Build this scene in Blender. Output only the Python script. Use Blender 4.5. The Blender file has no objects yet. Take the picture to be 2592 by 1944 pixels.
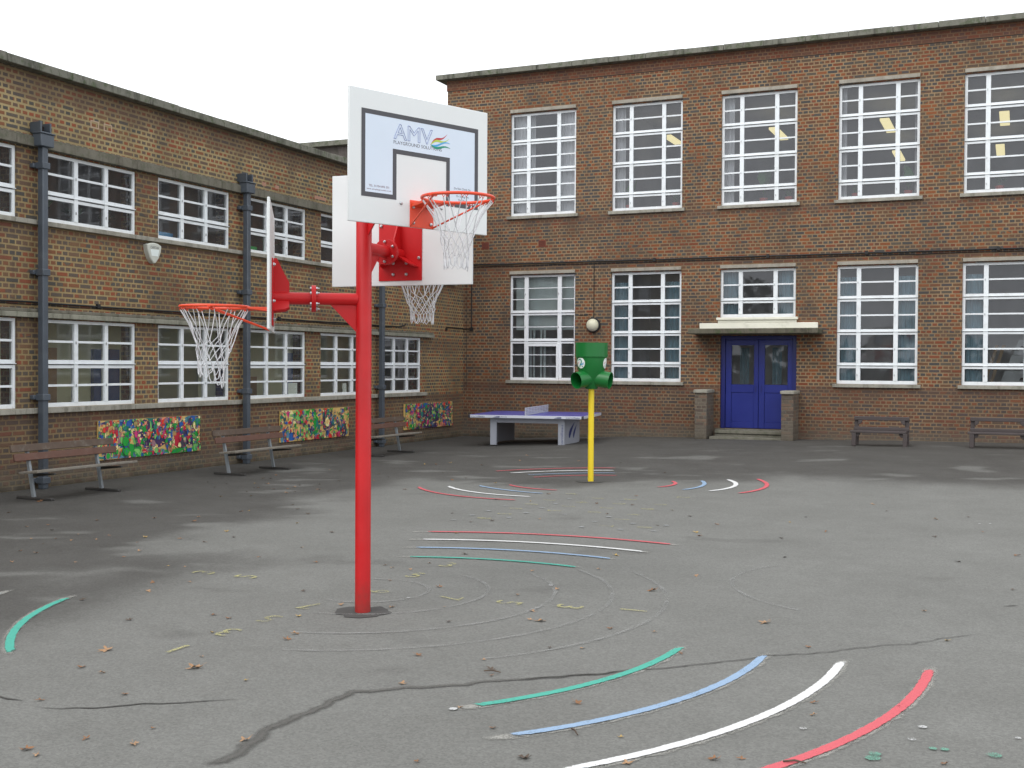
import bpy, bmesh, math, random
from mathutils import Vector, Matrix, noise
PI = math.pi
R = math.radians
scn = bpy.context.scene
COL = scn.collection
rnd = random.Random(7)

# ------------------------------------------------------------------ helpers
def tag(o, label=None, cat=None, group=None, kind=None):
    if label: o['label'] = label
    if cat: o['category'] = cat
    if group: o['group'] = group
    if kind: o['kind'] = kind
    return o

def empty(name, loc, label=None, cat=None, group=None, rz=0):
    o = bpy.data.objects.new(name, None)
    COL.objects.link(o)
    o.location = loc
    o.rotation_euler = (0, 0, rz)
    o.empty_display_size = 0.2
    return tag(o, label, cat, group)

def root_loc(o):
    while o.parent: o = o.parent
    return Vector(o.location)

class MB:
    """collects shapes, then links them as ONE mesh object"""
    def __init__(s, M=None, P=None):
        s.v = []; s.f = []; s.m = []; s.M = M; s.P = P
    def add(s, vs, fs, m=0):
        n = len(s.v)
        for v in vs:
            if s.P: v = s.P(*v)
            v = Vector(v)
            if s.M: v = s.M @ v
            s.v.append(v)
        for f in fs:
            s.f.append([i + n for i in f]); s.m.append(m)
        return s
    def box(s, x0, x1, y0, y1, z0, z1, m=0):
        return s.add([(x, y, z) for x in (x0, x1) for y in (y0, y1) for z in (z0, z1)],
                     [(0, 1, 3, 2), (4, 6, 7, 5), (0, 4, 5, 1), (2, 3, 7, 6), (0, 2, 6, 4), (1, 5, 7, 3)], m)
    def quad(s, a, b, c, d, m=0):
        return s.add([a, b, c, d], [(0, 1, 2, 3)], m)
    def prism(s, poly, o, ax, ay, az, m=0):
        """polygon in the (ax, ay) plane at o, thickened along az"""
        o, ax, ay, az = map(Vector, (o, ax, ay, az))
        n = len(poly)
        vs = [o + ax*a + ay*b for a, b in poly] + [o + ax*a + ay*b + az for a, b in poly]
        fs = [tuple(range(n))[::-1], tuple(range(n, 2*n))]
        fs += [(i, (i+1) % n, n + (i+1) % n, n + i) for i in range(n)]
        return s.add(vs, fs, m)
    def flat(s, poly, o, ax, ay, m=0):
        o, ax, ay = map(Vector, (o, ax, ay))
        return s.add([o + ax*a + ay*b for a, b in poly], [tuple(range(len(poly)))], m)
    def tube(s, pts, r, n=8, closed=False, m=0, caps=True):
        pts = [Vector(p) for p in pts]; k = len(pts)
        rs = r if isinstance(r, (list, tuple)) else [r]*k
        vs = []; up = None
        for i, p in enumerate(pts):
            if closed: t = pts[(i+1) % k] - pts[i-1]
            else: t = pts[min(i+1, k-1)] - pts[max(i-1, 0)]
            t.normalize()
            if up is None:
                up = Vector((0, 0, 1)) if abs(t.z) < .9 else Vector((1, 0, 0))
            a = t.cross(up); a.normalize(); b = a.cross(t); b.normalize(); up = b
            for j in range(n):
                th = 2*PI*j/n
                vs.append(p + a*math.cos(th)*rs[i] + b*math.sin(th)*rs[i])
        fs = []
        for i in range(k if closed else k-1):
            i2 = (i+1) % k
            for j in range(n):
                j2 = (j+1) % n
                fs.append((i*n+j, i*n+j2, i2*n+j2, i2*n+j))
        if caps and not closed:
            fs.append(tuple(range(n))[::-1]); fs.append(tuple(range((k-1)*n, k*n)))
        return s.add(vs, fs, m)
    def lathe(s, prof, n=24, o=(0, 0, 0), ax=None, m=0):
        """prof = [(r, h)] turned round axis ax (default z) through o"""
        az = Vector(ax or (0, 0, 1)).normalized()
        a = az.orthogonal().normalized(); b = az.cross(a)
        o = Vector(o); vs = []; k = len(prof)
        for r, h in prof:
            for j in range(n):
                th = 2*PI*j/n
                vs.append(o + az*h + (a*math.cos(th) + b*math.sin(th))*r)
        fs = [(i*n+j, i*n+(j+1) % n, (i+1)*n+(j+1) % n, (i+1)*n+j) for i in range(k-1) for j in range(n)]
        if prof[0][0] > 1e-6: fs.append(tuple(range(n))[::-1])
        if prof[-1][0] > 1e-6: fs.append(tuple(range((k-1)*n, k*n)))
        return s.add(vs, fs, m)
    def mesh(s, vs, fs, M, m=0):
        return s.add([M @ v for v in vs], fs, m)
    def build(s, name, mats, parent=None, bevel=0, seg=2, recalc=True, smooth=True, ang=32):
        off = root_loc(parent) if parent else Vector((0, 0, 0))
        me = bpy.data.meshes.new(name)
        me.from_pydata([v - off for v in s.v], [], s.f)
        if not isinstance(mats, (list, tuple)): mats = [mats]
        for x in mats: me.materials.append(x)
        me.polygons.foreach_set('material_index', s.m)
        me.update()
        if getattr(s, 'edge', None):
            me.attributes.new('edge', 'FLOAT', 'POINT').data.foreach_set('value', s.edge)
        if recalc:
            bm = bmesh.new(); bm.from_mesh(me)
            bmesh.ops.remove_doubles(bm, verts=bm.verts, dist=1e-6)
            bmesh.ops.recalc_face_normals(bm, faces=bm.faces)
            bm.to_mesh(me); bm.free()
        if smooth:
            me.polygons.foreach_set('use_smooth', [True]*len(me.polygons))
            me.set_sharp_from_angle(angle=R(ang))
        o = bpy.data.objects.new(name, me); COL.objects.link(o)
        if parent: o.parent = parent
        if bevel:
            b = o.modifiers.new('edge', 'BEVEL'); b.width = bevel; b.segments = seg
            b.limit_method = 'ANGLE'; b.angle_limit = R(40)
        return o

def copy_tree(o, parent=None):
    c = o.copy(); COL.objects.link(c)
    if parent: c.parent = parent
    for ch in list(o.children): copy_tree(ch, c)
    return c

def text_geo(body, size, align='CENTER', outline=0.0, spacing=1.0):
    cu = bpy.data.curves.new('writing', 'FONT'); cu.body = body; cu.size = size
    cu.align_x = align; cu.align_y = 'BOTTOM_BASELINE'; cu.resolution_u = 3; cu.space_character = spacing
    if outline:
        cu.fill_mode = 'NONE'; cu.bevel_depth = outline; cu.bevel_resolution = 0
    o = bpy.data.objects.new('writing', cu); COL.objects.link(o)
    bpy.context.view_layer.update()
    me = bpy.data.meshes.new_from_object(o.evaluated_get(bpy.context.evaluated_depsgraph_get()))
    vs = [v.co.copy() for v in me.vertices]; fs = [tuple(p.vertices) for p in me.polygons]
    bpy.data.objects.remove(o); bpy.data.curves.remove(cu); bpy.data.meshes.remove(me)
    return vs, fs

def fit_text(body, width, height=None, outline=0.0):
    """text geometry scaled so that it spans width (and height), centred on x, baseline at 0"""
    vs, fs = text_geo(body, 1.0, 'LEFT', 0)
    x0 = min(v.x for v in vs); x1 = max(v.x for v in vs); y1 = max(v.y for v in vs)
    k = width/(x1-x0); ky = (height/y1) if height else k
    if outline: vs, fs = text_geo(body, 1.0, 'LEFT', outline/k)
    return [Vector(((v.x-(x0+x1)/2)*k, v.y*ky, v.z*k)) for v in vs], fs

# ------------------------------------------------------------------ materials
def srgb(r, g, b):
    f = lambda c: (c/255/12.92) if c/255 <= .04045 else ((c/255+.055)/1.055)**2.4
    return (f(r), f(g), f(b))
KV, KG = 1.12, .72       # photo brightness -> albedo, for upright and for level surfaces
def V(r, g, b, k=1.0): return tuple(min(c*KV*k, .9) for c in srgb(r, g, b)) + (1,)
def G(r, g, b, k=1.0): return tuple(min(c*KG*k, .9) for c in srgb(r, g, b)) + (1,)

class NT:
    def __init__(s, name):
        s.mat = bpy.data.materials.new(name); s.mat.use_nodes = True
        s.t = s.mat.node_tree; s.t.nodes.clear()
        s.out = s.n('ShaderNodeOutputMaterial')
        s.pos = s.n('ShaderNodeNewGeometry').outputs['Position']
    def n(s, t, **k):
        x = s.t.nodes.new(t)
        for a, b in k.items(): setattr(x, a, b)
        return x
    def set(s, inp, v):
        if isinstance(v, bpy.types.NodeSocket): s.t.links.new(v, inp)
        else: inp.default_value = v
    def math(s, op, a, b=0, c=0, clamp=False):
        x = s.n('ShaderNodeMath', operation=op, use_clamp=clamp)
        s.set(x.inputs[0], a); s.set(x.inputs[1], b); s.set(x.inputs[2], c)
        return x.outputs[0]
    def mix(s, f, a, b, mode='MIX'):
        x = s.n('ShaderNodeMix', data_type='RGBA', blend_type=mode)
        s.set(x.inputs[0], f); s.set(x.inputs[6], a); s.set(x.inputs[7], b)
        return x.outputs[2]
    def mixf(s, f, a, b):
        x = s.n('ShaderNodeMix', data_type='FLOAT')
        s.set(x.inputs[0], f); s.set(x.inputs[2], a); s.set(x.inputs[3], b)
        return x.outputs[0]
    def noise(s, scale, detail=3, rough=.5, vec=None, out=0):
        x = s.n('ShaderNodeTexNoise')
        s.set(x.inputs['Vector'], vec if vec is not None else s.pos)
        x.inputs['Scale'].default_value = scale; x.inputs['Detail'].default_value = detail
        x.inputs['Roughness'].default_value = rough
        return x.outputs[out]
    def rng(s, v, a, b, c=0.0, d=1.0, smooth=False):
        x = s.n('ShaderNodeMapRange', interpolation_type='SMOOTHSTEP' if smooth else 'LINEAR')
        s.set(x.inputs[0], v); s.set(x.inputs[1], a); s.set(x.inputs[2], b)
        s.set(x.inputs[3], c); s.set(x.inputs[4], d)
        return x.outputs[0]
    def ramp(s, v, stops, interp='CONSTANT'):
        x = s.n('ShaderNodeValToRGB'); x.color_ramp.interpolation = interp
        e = x.color_ramp.elements
        while len(e) < len(stops): e.new(.5)
        for i, (p, c) in enumerate(stops): e[i].position = p; e[i].color = c
        s.set(x.inputs[0], v); return x.outputs[0]
    def xyz(s, v=None):
        x = s.n('ShaderNodeSeparateXYZ'); s.set(x.inputs[0], v if v is not None else s.pos); return x.outputs
    def comb(s, a, b, c=0):
        x = s.n('ShaderNodeCombineXYZ')
        for i, q in enumerate((a, b, c)): s.set(x.inputs[i], q)
        return x.outputs[0]
    def bsdf(s, color, rough=.6, metal=0, bump=None, bstr=.3, bdist=.01, spec=.5, coat=0, emit=None, estr=0):
        x = s.n('ShaderNodeBsdfPrincipled')
        s.set(x.inputs['Base Color'], color); s.set(x.inputs['Roughness'], rough)
        s.set(x.inputs['Metallic'], metal); s.set(x.inputs['Specular IOR Level'], spec)
        s.set(x.inputs['Coat Weight'], coat)
        if emit: s.set(x.inputs['Emission Color'], emit); s.set(x.inputs['Emission Strength'], estr)
        if bump is not None:
            b = s.n('ShaderNodeBump'); b.inputs['Strength'].default_value = bstr
            b.inputs['Distance'].default_value = bdist
            s.set(b.inputs['Height'], bump); s.t.links.new(b.outputs[0], x.inputs['Normal'])
        s.t.links.new(x.outputs[0], s.out.inputs[0])
        return s.mat

def plain(name, col, rough=.5, var=.12, scale=6, grime=None, gs=.0, metal=0, bump=0, spec=.5, coat=0):
    """painted / plain surface: slight tone variation plus optional grime blotches"""
    t = NT(name)
    n1 = t.noise(scale, 4, .6)
    dark = tuple(c*(1-var) for c in col[:3]) + (1,); lite = tuple(min(c*(1+var*.6), .95) for c in col[:3]) + (1,)
    c = t.mix(t.rng(n1, .3, .7), dark, lite)
    if grime:
        g = t.rng(t.noise(scale*.7, 6, .7), .5, .75, 0, gs, True)
        c = t.mix(g, c, grime)
    r = t.rng(n1, .3, .7, max(rough-.06, .03), min(rough+.08, 1))
    return t.bsdf(c, r, metal, t.noise(scale*12, 3) if bump else None, bump, .004, spec, coat)

def brick(name, palette, mortar, mj, grime_z0, grime_amt, band=None, redtop=None):
    t = NT(name)
    p = t.xyz(); u0 = t.math('ADD', p[0], p[1]); v0 = p[2]
    # slightly uneven courses
    wob = t.noise(2.2, 2, .5)
    v = t.math('ADD', v0, t.math('MULTIPLY', t.math('SUBTRACT', wob, .5), .012))
    C, B, H = .075, .225, .1125
    row = t.math('FLOOR', t.math('DIVIDE', v, C))
    par = t.math('FLOORED_MODULO', row, 2)
    bw = t.mixf(par, B, H)
    wn = t.n('ShaderNodeTexWhiteNoise', noise_dimensions='1D'); t.set(wn.inputs['W'], row)
    off = t.mixf(par, t.math('MULTIPLY', t.math('FLOOR', t.math('MULTIPLY', wn.outputs[0], 2)), H), H*.5)
    u = t.math('ADD', t.math('ADD', u0, 100), off)
    col = t.math('FLOOR', t.math('DIVIDE', u, bw))
    fu = t.math('SUBTRACT', u, t.math('MULTIPLY', col, bw))
    w2 = t.n('ShaderNodeTexWhiteNoise', noise_dimensions='2D'); t.set(w2.inputs['Vector'], t.comb(col, row))
    split = t.math('MULTIPLY', t.math('LESS_THAN', w2.outputs[0], .34), t.math('SUBTRACT', 1, par))
    sub = t.math('MULTIPLY', split, t.math('FLOOR', t.math('DIVIDE', fu, H)))
    fu = t.math('SUBTRACT', fu, t.math('MULTIPLY', sub, H))
    w = t.mixf(split, bw, H)
    fv = t.math('SUBTRACT', v, t.math('MULTIPLY', row, C))
    jn = t.math('MULTIPLY', t.noise(45, 2), .006)
    du = t.math('SUBTRACT', t.math('MINIMUM', fu, t.math('SUBTRACT', w, fu)), jn)
    dv = t.math('SUBTRACT', t.math('MINIMUM', fv, t.math('SUBTRACT', C, fv)), jn)
    e = t.math('MINIMUM', du, dv)
    isb = t.rng(e, mj-.0025, mj+.0025, 0, 1, True)
    w3 = t.n('ShaderNodeTexWhiteNoise', noise_dimensions='3D')
    t.set(w3.inputs['Vector'], t.comb(t.math('ADD', col, t.math('MULTIPLY', sub, .37)), row, 3))
    # colour drifts from patch to patch so that some areas run redder or greyer
    drift = t.math('MULTIPLY', t.math('SUBTRACT', t.noise(.55, 3, .6), .5), .75)
    idx = t.math('ADD', w3.outputs[0], drift, clamp=True)
    bc = t.ramp(idx, [(i/len(palette), c) for i, c in enumerate(palette)])
    inner = t.rng(t.noise(60, 4, .65), .25, .75, .72, 1.25)
    bc = t.mix(1, bc, t.comb(inner, inner, inner), 'MULTIPLY')
    mo = t.mix(t.rng(t.noise(1.3, 4, .6), .35, .7), mortar, tuple(c*.68 for c in mortar[:3])+(1,))
    c = t.mix(isb, mo, bc)
    # weathering: broad soot, grey lime bloom patches, damp dirty foot
    soot = t.rng(t.noise(.9, 5, .62), .42, .72, 0, .42, True)
    c = t.mix(soot, c, V(70, 60, 54))
    bl = t.rng(t.noise(1.7, 6, .7, vec=t.comb(p[0], p[1], t.math('MULTIPLY', p[2], 2))), .62, .76, 0, .42, True)
    c = t.mix(bl, c, V(112, 100, 92))
    zz = t.math('ADD', v0, t.math('MULTIPLY', t.math('SUBTRACT', t.noise(2.5, 5, .7), .5), .55))
    foot = t.rng(zz, grime_z0, grime_z0+.35, grime_amt, 0, True)
    c = t.mix(foot, c, V(98, 92, 82))
    ft2 = t.rng(zz, grime_z0-.28, grime_z0-.02, .75, 0, True)
    c = t.mix(ft2, c, V(60, 56, 46))
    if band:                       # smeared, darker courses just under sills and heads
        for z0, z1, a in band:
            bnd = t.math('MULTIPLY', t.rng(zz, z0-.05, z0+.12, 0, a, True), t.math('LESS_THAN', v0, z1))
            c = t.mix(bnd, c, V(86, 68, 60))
    if redtop:
        c = t.mix(t.rng(v0, redtop-.01, redtop+.01, 0, .55), c, V(104, 66, 54))
    run = t.noise(1.0, 5, .7, vec=t.comb(t.math('MULTIPLY', u0, 3.2), 0, t.math('MULTIPLY', v0, .28)))
    c = t.mix(t.rng(run, .54, .74, 0, .38, True), c, V(74, 64, 58))
    run2 = t.noise(1.0, 6, .75, vec=t.comb(t.math('MULTIPLY', u0, 5.5), 9, t.math('MULTIPLY', v0, .5)))
    c = t.mix(t.rng(run2, .62, .8, 0, .3, True), c, V(128, 116, 104))
    h = t.math('MULTIPLY', isb, t.rng(t.noise(80, 3), 0, 1, .7, 1))
    return t.bsdf(c, .9, 0, h, .6, .008, .25)

def concrete(name, col, stain, moss=0):
    t = NT(name)
    c = t.mix(t.rng(t.noise(3.5, 6, .65), .3, .7), col, tuple(x*.7 for x in col[:3])+(1,))
    p = t.xyz()
    st = t.rng(t.noise(5, 6, .75, vec=t.comb(p[0], p[1], t.math('MULTIPLY', p[2], .25))), .48, .66, 0, .8, True)
    c = t.mix(st, c, stain)
    c = t.mix(t.rng(t.noise(40, 3, .7), .55, .75, 0, .35), c, V(60, 60, 54))
    if moss:
        c = t.mix(t.rng(t.noise(7, 5, .7), .5, .64, 0, moss, True), c, V(70, 84, 52))
    return t.bsdf(c, .9, 0, t.noise(60, 4), .4, .006, .25)

def glass(name, tint, refl=1.0, film=.04):
    t = NT(name)
    fr = t.n('ShaderNodeFresnel'); fr.inputs[0].default_value = 1.5
    f = t.math('MULTIPLY', fr.outputs[0], 1.7*refl, clamp=True)
    tr = t.n('ShaderNodeBsdfTransparent'); tr.inputs[0].default_value = tint
    gl = t.n('ShaderNodeBsdfGlossy'); gl.inputs['Roughness'].default_value = .02
    gl.inputs['Color'].default_value = (.95, .96, 1, 1)
    b = t.n('ShaderNodeBump'); b.inputs['Strength'].default_value = .05; b.inputs['Distance'].default_value = .02
    t.set(b.inputs['Height'], t.noise(1.6, 1)); t.t.links.new(b.outputs[0], gl.inputs['Normal'])
    m = t.n('ShaderNodeMixShader'); t.set(m.inputs[0], f)
    t.t.links.new(tr.outputs[0], m.inputs[1]); t.t.links.new(gl.outputs[0], m.inputs[2])
    # thin film of dust and rain marks, its pale colour also imitating haze
    df = t.n('ShaderNodeBsdfDiffuse'); df.inputs[0].default_value = (.74, .76, .78, 1)
    p = t.xyz(); st = t.noise(1.0, 5, .7, vec=t.comb(t.math('MULTIPLY', t.math('ADD', p[0], p[1]), 5), 3, t.math('MULTIPLY', p[2], 1.6)))
    m2 = t.n('ShaderNodeMixShader'); t.set(m2.inputs[0], t.rng(st, .3, .75, film*.55, film*1.7))
    t.t.links.new(m.outputs[0], m2.inputs[1]); t.t.links.new(df.outputs[0], m2.inputs[2])
    t.t.links.new(m2.outputs[0], t.out.inputs[0])
    return t.mat

def emitter(name, col, s):
    t = NT(name); return t.bsdf((.8, .8, .8, 1), .5, emit=col, estr=s)

pal_r = [V(72, 70, 68), V(98, 77, 64), V(80, 76, 72), V(120, 72, 52), V(90, 76, 64), V(98, 70, 56), V(88, 80, 70), V(110, 74, 54), V(78, 72, 70),
         V(124, 76, 50), V(104, 77, 58), V(116, 66, 47), V(92, 77, 64), V(130, 80, 52)]
pal_l = [V(81, 78, 72), V(109, 87, 70), V(94, 85, 75), V(126, 85, 61), V(85, 81, 76), V(117, 90, 67), V(100, 83, 72),
         V(130, 81, 59), V(111, 89, 72), V(96, 85, 75), V(136, 79, 57)]
M = {}
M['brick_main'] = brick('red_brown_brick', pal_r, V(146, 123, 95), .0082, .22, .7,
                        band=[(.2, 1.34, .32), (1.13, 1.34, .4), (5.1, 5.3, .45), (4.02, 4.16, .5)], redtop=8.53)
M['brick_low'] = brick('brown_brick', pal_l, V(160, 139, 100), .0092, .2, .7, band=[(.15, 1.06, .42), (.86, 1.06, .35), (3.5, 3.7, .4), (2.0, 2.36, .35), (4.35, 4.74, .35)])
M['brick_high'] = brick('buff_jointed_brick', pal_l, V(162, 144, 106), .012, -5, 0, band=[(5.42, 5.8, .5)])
M['brick_pier'] = brick('weathered_pier_brick', [V(104, 94, 84), V(92, 80, 72), V(116, 96, 82), V(96, 90, 84)], V(120, 112, 98), .006, .3, .6)
M['concrete'] = concrete('weathered_concrete', V(118, 114, 102), V(80, 76, 66), .25)
M['concrete_pale'] = concrete('pale_weathered_concrete', V(146, 144, 130), V(98, 96, 84), .15)
M['sill'] = concrete('pale_sill_stone', V(162, 158, 146), V(112, 108, 98), .08)
M['lintel'] = concrete('lintel_stone', V(166, 160, 148), V(136, 130, 118))
M['render'] = concrete('dirty_grey_render', V(104, 96, 92), V(72, 68, 62), .1)
M['coping'] = concrete('mossy_coping', V(126, 125, 114), V(66, 66, 58), .6)
M['step'] = concrete('step_stone', G(150, 146, 132), G(96, 92, 80), .3)
M['canopy'] = concrete('canopy_concrete', V(106, 101, 88), V(54, 52, 44), .7)
M['cream'] = plain('cream_paint', V(226, 224, 208), .6, .06, 3, V(150, 146, 128), .4)
M['frame'] = plain('white_window_paint', V(226, 230, 232), .4, .05, 5, V(176, 176, 170), .35)
M['frame_pvc'] = plain('white_plastic_frame', V(228, 230, 232), .3, .04, 5)
M['bar'] = plain('pale_glazing_bar', V(196, 212, 210), .4, .05, 5)
M['gap'] = plain('dark_joint', V(70, 70, 70), .8)
M['glass_up'] = glass('upper_window_glass', (.8, .82, .84, 1), 1.0)
M['glass_low'] = glass('lower_window_glass', (.82, .84, .84, 1), .85)
M['glass_left'] = glass('left_window_glass', (.93, .94, .9, 1), .75)
M['curtain_grey'] = plain('grey_white_curtain', V(236, 240, 238), .9, .08, 2)
M['curtain_teal'] = plain('teal_curtain', V(126, 164, 178), .9, .15, 2)
M['blind'] = plain('vertical_blind', V(216, 228, 226), .8, .08, 2)
M['room_dark'] = plain('dark_classroom', V(140, 140, 146), .9, .2, .8)
M['room_hall'] = plain('dim_hall', V(190, 187, 184), .9, .2, .8)
M['room_olive'] = plain('cream_corridor', V(224, 224, 188), .9, .1, .6)
M['room_brown'] = plain('dim_brown_room', V(134, 120, 110), .9, .25, .7)
M['room_blue'] = plain('dark_blue_door_paint', V(48, 78, 140), .6)
M['floor_in'] = plain('inside_floor', V(150, 140, 122), .5)
M['pipe'] = plain('blue_grey_pipe_paint', V(76, 83, 91), .4, .12, 4, V(120, 122, 120), .25)
M['cable'] = plain('black_cable', V(30, 30, 30), .6)
M['door'] = plain('blue_door_paint', V(20, 34, 116), .35, .08, 2)
M['door_frame'] = plain('dark_blue_frame_paint', V(16, 26, 100), .35, .08, 2)
M['steel'] = plain('zinc_bolt', (.55, .56, .57, 1), .3, .1, 20, metal=1)
M['red'] = plain('red_powder_coat', V(190, 22, 26), .42, .06, 3, spec=.4)
t = NT('red_pole_paint')
c = t.mix(t.rng(t.noise(2.5, 4, .6), .3, .7), V(180, 20, 24), V(196, 26, 30))
c = t.mix(t.rng(t.noise(1.0, 6, .8, vec=t.comb(t.math('MULTIPLY', t.xyz()[0], 30), t.math('MULTIPLY', t.xyz()[1], 30), t.math('MULTIPLY', t.xyz()[2], 4))), .62, .8, 0, .4, True), c, V(150, 40, 38))
zz = t.math('ADD', t.xyz()[2], t.math('MULTIPLY', t.math('SUBTRACT', t.noise(14, 5, .7), .5), .5))
c = t.mix(t.rng(zz, -.05, .3, .55, 0, True), c, V(110, 54, 46))
M['red_pole'] = t.bsdf(c, t.rng(t.noise(9, 4), .3, .7, .32, .5), 0, t.noise(7, 2), .08, .01, .45)
M['orange'] = plain('orange_ring_paint', V(222, 74, 42), .35, .08, 10)
M['board'] = plain('white_board', V(219, 222, 221), .35, .025, 2)
M['board_grey'] = plain('board_charcoal', V(72, 72, 76), .5, .05)
M['board_blue'] = plain('board_pale_blue', V(208, 219, 234), .35, .03, 2)
M['ink'] = plain('dark_lettering', V(84, 84, 92), .5, .02)
M['ink_red'] = plain('maroon_lettering', V(120, 84, 90), .5, .02)
M['ink_blue'] = plain('pale_blue_outline', V(138, 150, 188), .5, .02)
M['w_red'] = plain('logo_red', V(184, 52, 60), .5, .02)
M['w_lime'] = plain('logo_lime', V(176, 200, 70), .5, .02)
M['w_blue'] = plain('logo_blue', V(70, 160, 214), .5, .02)
M['w_green'] = plain('logo_green', V(20, 140, 110), .5, .02)
M['net'] = plain('white_net_cord', V(206, 206, 208), .8, .1, 30)
M['yellow'] = plain('yellow_pole_paint', V(228, 200, 40), .4, .06, 3, V(190, 160, 40), .4)
M['green'] = plain('green_plastic', V(18, 104, 44), .35, .06, 3)
M['green_in'] = plain('green_plastic_inside', V(14, 84, 38), .35, .06, 3)
M['badge'] = plain('white_sticker', V(224, 228, 224), .4, .02)
M['table_blue'] = plain('table_top_blue', G(98, 96, 190), .35, .05, 2)
M['table_line'] = plain('table_white', V(196, 199, 208), .4, .05)
M['table_grey'] = plain('table_leg_grey', V(150, 153, 162), .5, .07, 3)
M['table_dark'] = plain('table_dark_trim', V(48, 48, 54), .5)
M['table_ink'] = plain('table_navy_print', V(40, 50, 104), .5)
M['wood'] = plain('weathered_brown_slat', V(88, 73, 62), .7, .22, 8, V(120, 116, 106), .7, bump=.3)
M['wood_grey'] = plain('bleached_seat_slat', V(122, 116, 106), .7, .2, 8, V(96, 86, 76), .5, bump=.3)
M['wood_red'] = plain('red_brown_slat', V(98, 69, 58), .7, .2, 8, V(108, 98, 88), .4, bump=.3)
M['leg_grey'] = plain('grey_bench_steel', V(132, 138, 142), .5, .12, 6)
M['leg_dark'] = plain('dark_bench_steel', V(60, 58, 56), .6, .15, 6)
M['plastic_brown'] = plain('dark_brown_plastic', V(70, 62, 61), .55, .12, 5)
M['lamp_base'] = plain('black_lamp_base', V(44, 44, 46), .5)
M['lamp_globe'] = plain('cream_globe', V(206, 202, 178), .35, .05)
M['alarm'] = plain('off_white_plastic', V(188, 190, 180), .45, .05)
M['alarm_pale'] = plain('bright_plastic', V(216, 224, 220), .4, .03)
M['terracotta'] = plain('terracotta_pot', V(190, 84, 70), .8, .12)
M['plant'] = plain('house_plant_leaf', V(78, 122, 70), .6, .3, 9)
M['plant_dark'] = plain('dark_plant_leaf', V(56, 88, 50), .6, .3, 9)
M['tube'] = emitter('lit_tube', (1, .86, .42, 1), 1.0)
M['paper'] = plain('paper', V(222, 228, 224), .8, .02)
M['vault_white'] = plain('vault_pale_panel', V(190, 194, 196), .5, .05)
M['vault_wood'] = plain('pale_wood', V(170, 136, 92), .6, .12)
M['box_blue'] = plain('blue_plastic_tub', V(74, 150, 206), .4)
M['box_green'] = plain('green_plastic_tub', V(40, 170, 84), .4)
M['airbrick'] = plain('red_air_brick', V(118, 62, 48), .85, .15, 20)
M['vent_dark'] = plain('vent_hole', V(34, 24, 20), .9)
M['repoint'] = plain('pale_pink_mortar', V(176, 152, 132), .9, .1, 20)
M['new_brick'] = plain('pale_pink_brick', V(164, 124, 104), .9, .15, 20)
M['bark'] = plain('bark', V(70, 60, 50), .9, .3, 6)
M['foliage'] = plain('tree_leaves', (.075, .085, .06, 1), .8, .4, 2)
M['roof'] = plain('flat_roof_felt', G(90, 90, 88), .9)

def road_paint(name, col, wear, k=1.0, soft=False, hi_=.55):
    """painted line on tarmac, worn through to the ground in specks and patches"""
    t = NT(name)
    n = t.noise(90, 3, .7); big = t.noise(5, 5, .7)
    c = t.mix(t.rng(n, .35, .7), col, tuple(x*.86 for x in col[:3])+(1,))
    w = t.rng(t.math('ADD', t.math('MULTIPLY', t.noise(160, 2, .6), .55), t.math('MULTIPLY', big, .45)), .60-wear, .68-wear*.6, 0, k)
    if soft:                              # fades towards the strip's own edges
        e = t.n('ShaderNodeAttribute', attribute_name='edge').outputs['Fac']
        w = t.math('MAXIMUM', w, t.rng(t.math('ADD', e, t.math('MULTIPLY', t.math('SUBTRACT', t.noise(26, 4, .7), .5), .7)), .0, hi_, 1, 0, True))
    t.bsdf(c, .75, 0, t.noise(220, 2), .3, .004, .3)
    p = t.out.inputs[0].links[0].from_socket
    tr = t.n('ShaderNodeBsdfTransparent'); m = t.n('ShaderNodeMixShader')
    t.set(m.inputs[0], w); t.t.links.new(p, m.inputs[1]); t.t.links.new(tr.outputs[0], m.inputs[2]); t.t.links.new(m.outputs[0], t.out.inputs[0])
    return t.mat
M['p_red'] = road_paint('red_line_paint', G(240, 114, 122), .02, 1, True, .16)
M['p_white'] = road_paint('white_line_paint', G(248, 248, 246, 1.1), .0, 1, True, .16)
M['p_blue'] = road_paint('blue_line_paint', G(170, 198, 228), .03, 1, True, .16)
M['p_green'] = road_paint('green_line_paint', G(94, 198, 176), .02, 1, True, .16)
M['p_yellow'] = road_paint('yellow_line_paint', G(220, 213, 142), .19)
M['p_chalk'] = road_paint('worn_white_paint', G(180, 180, 176), .235, 1, True)
M['p_dot'] = road_paint('worn_dot_paint', G(178, 180, 180), .12, 1)
M['p_halo'] = road_paint('scoured_tarmac_edge', G(186, 184, 176), .15, 1, True)
M['p_spot'] = road_paint('splashed_white_paint', G(226, 226, 224), .12)
M['p_spotg'] = road_paint('splashed_green_paint', G(124, 180, 158), .13)
M['crack'] = road_paint('crack_dirt', G(84, 82, 78), .02, 1, True)
M['crack_soft'] = road_paint('sunken_seam', G(110, 108, 103), .04, .74, True, 1.05)
M['patch'] = plain('contact_shade_tarmac', G(84, 82, 79), .9, .2, 60)  # dark tone standing in for contact shadow at the post feet
M['leaf1'] = plain('dry_tan_leaf', G(190, 150, 112), .8, .3, 40)
M['leaf2'] = plain('brown_leaf', G(160, 116, 80), .8, .3, 40)
M['leaf3'] = plain('dark_wet_leaf', G(96, 78, 62), .6, .3, 40)
M['leaf4'] = plain('yellow_leaf', G(200, 168, 100), .8, .3, 40)

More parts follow.
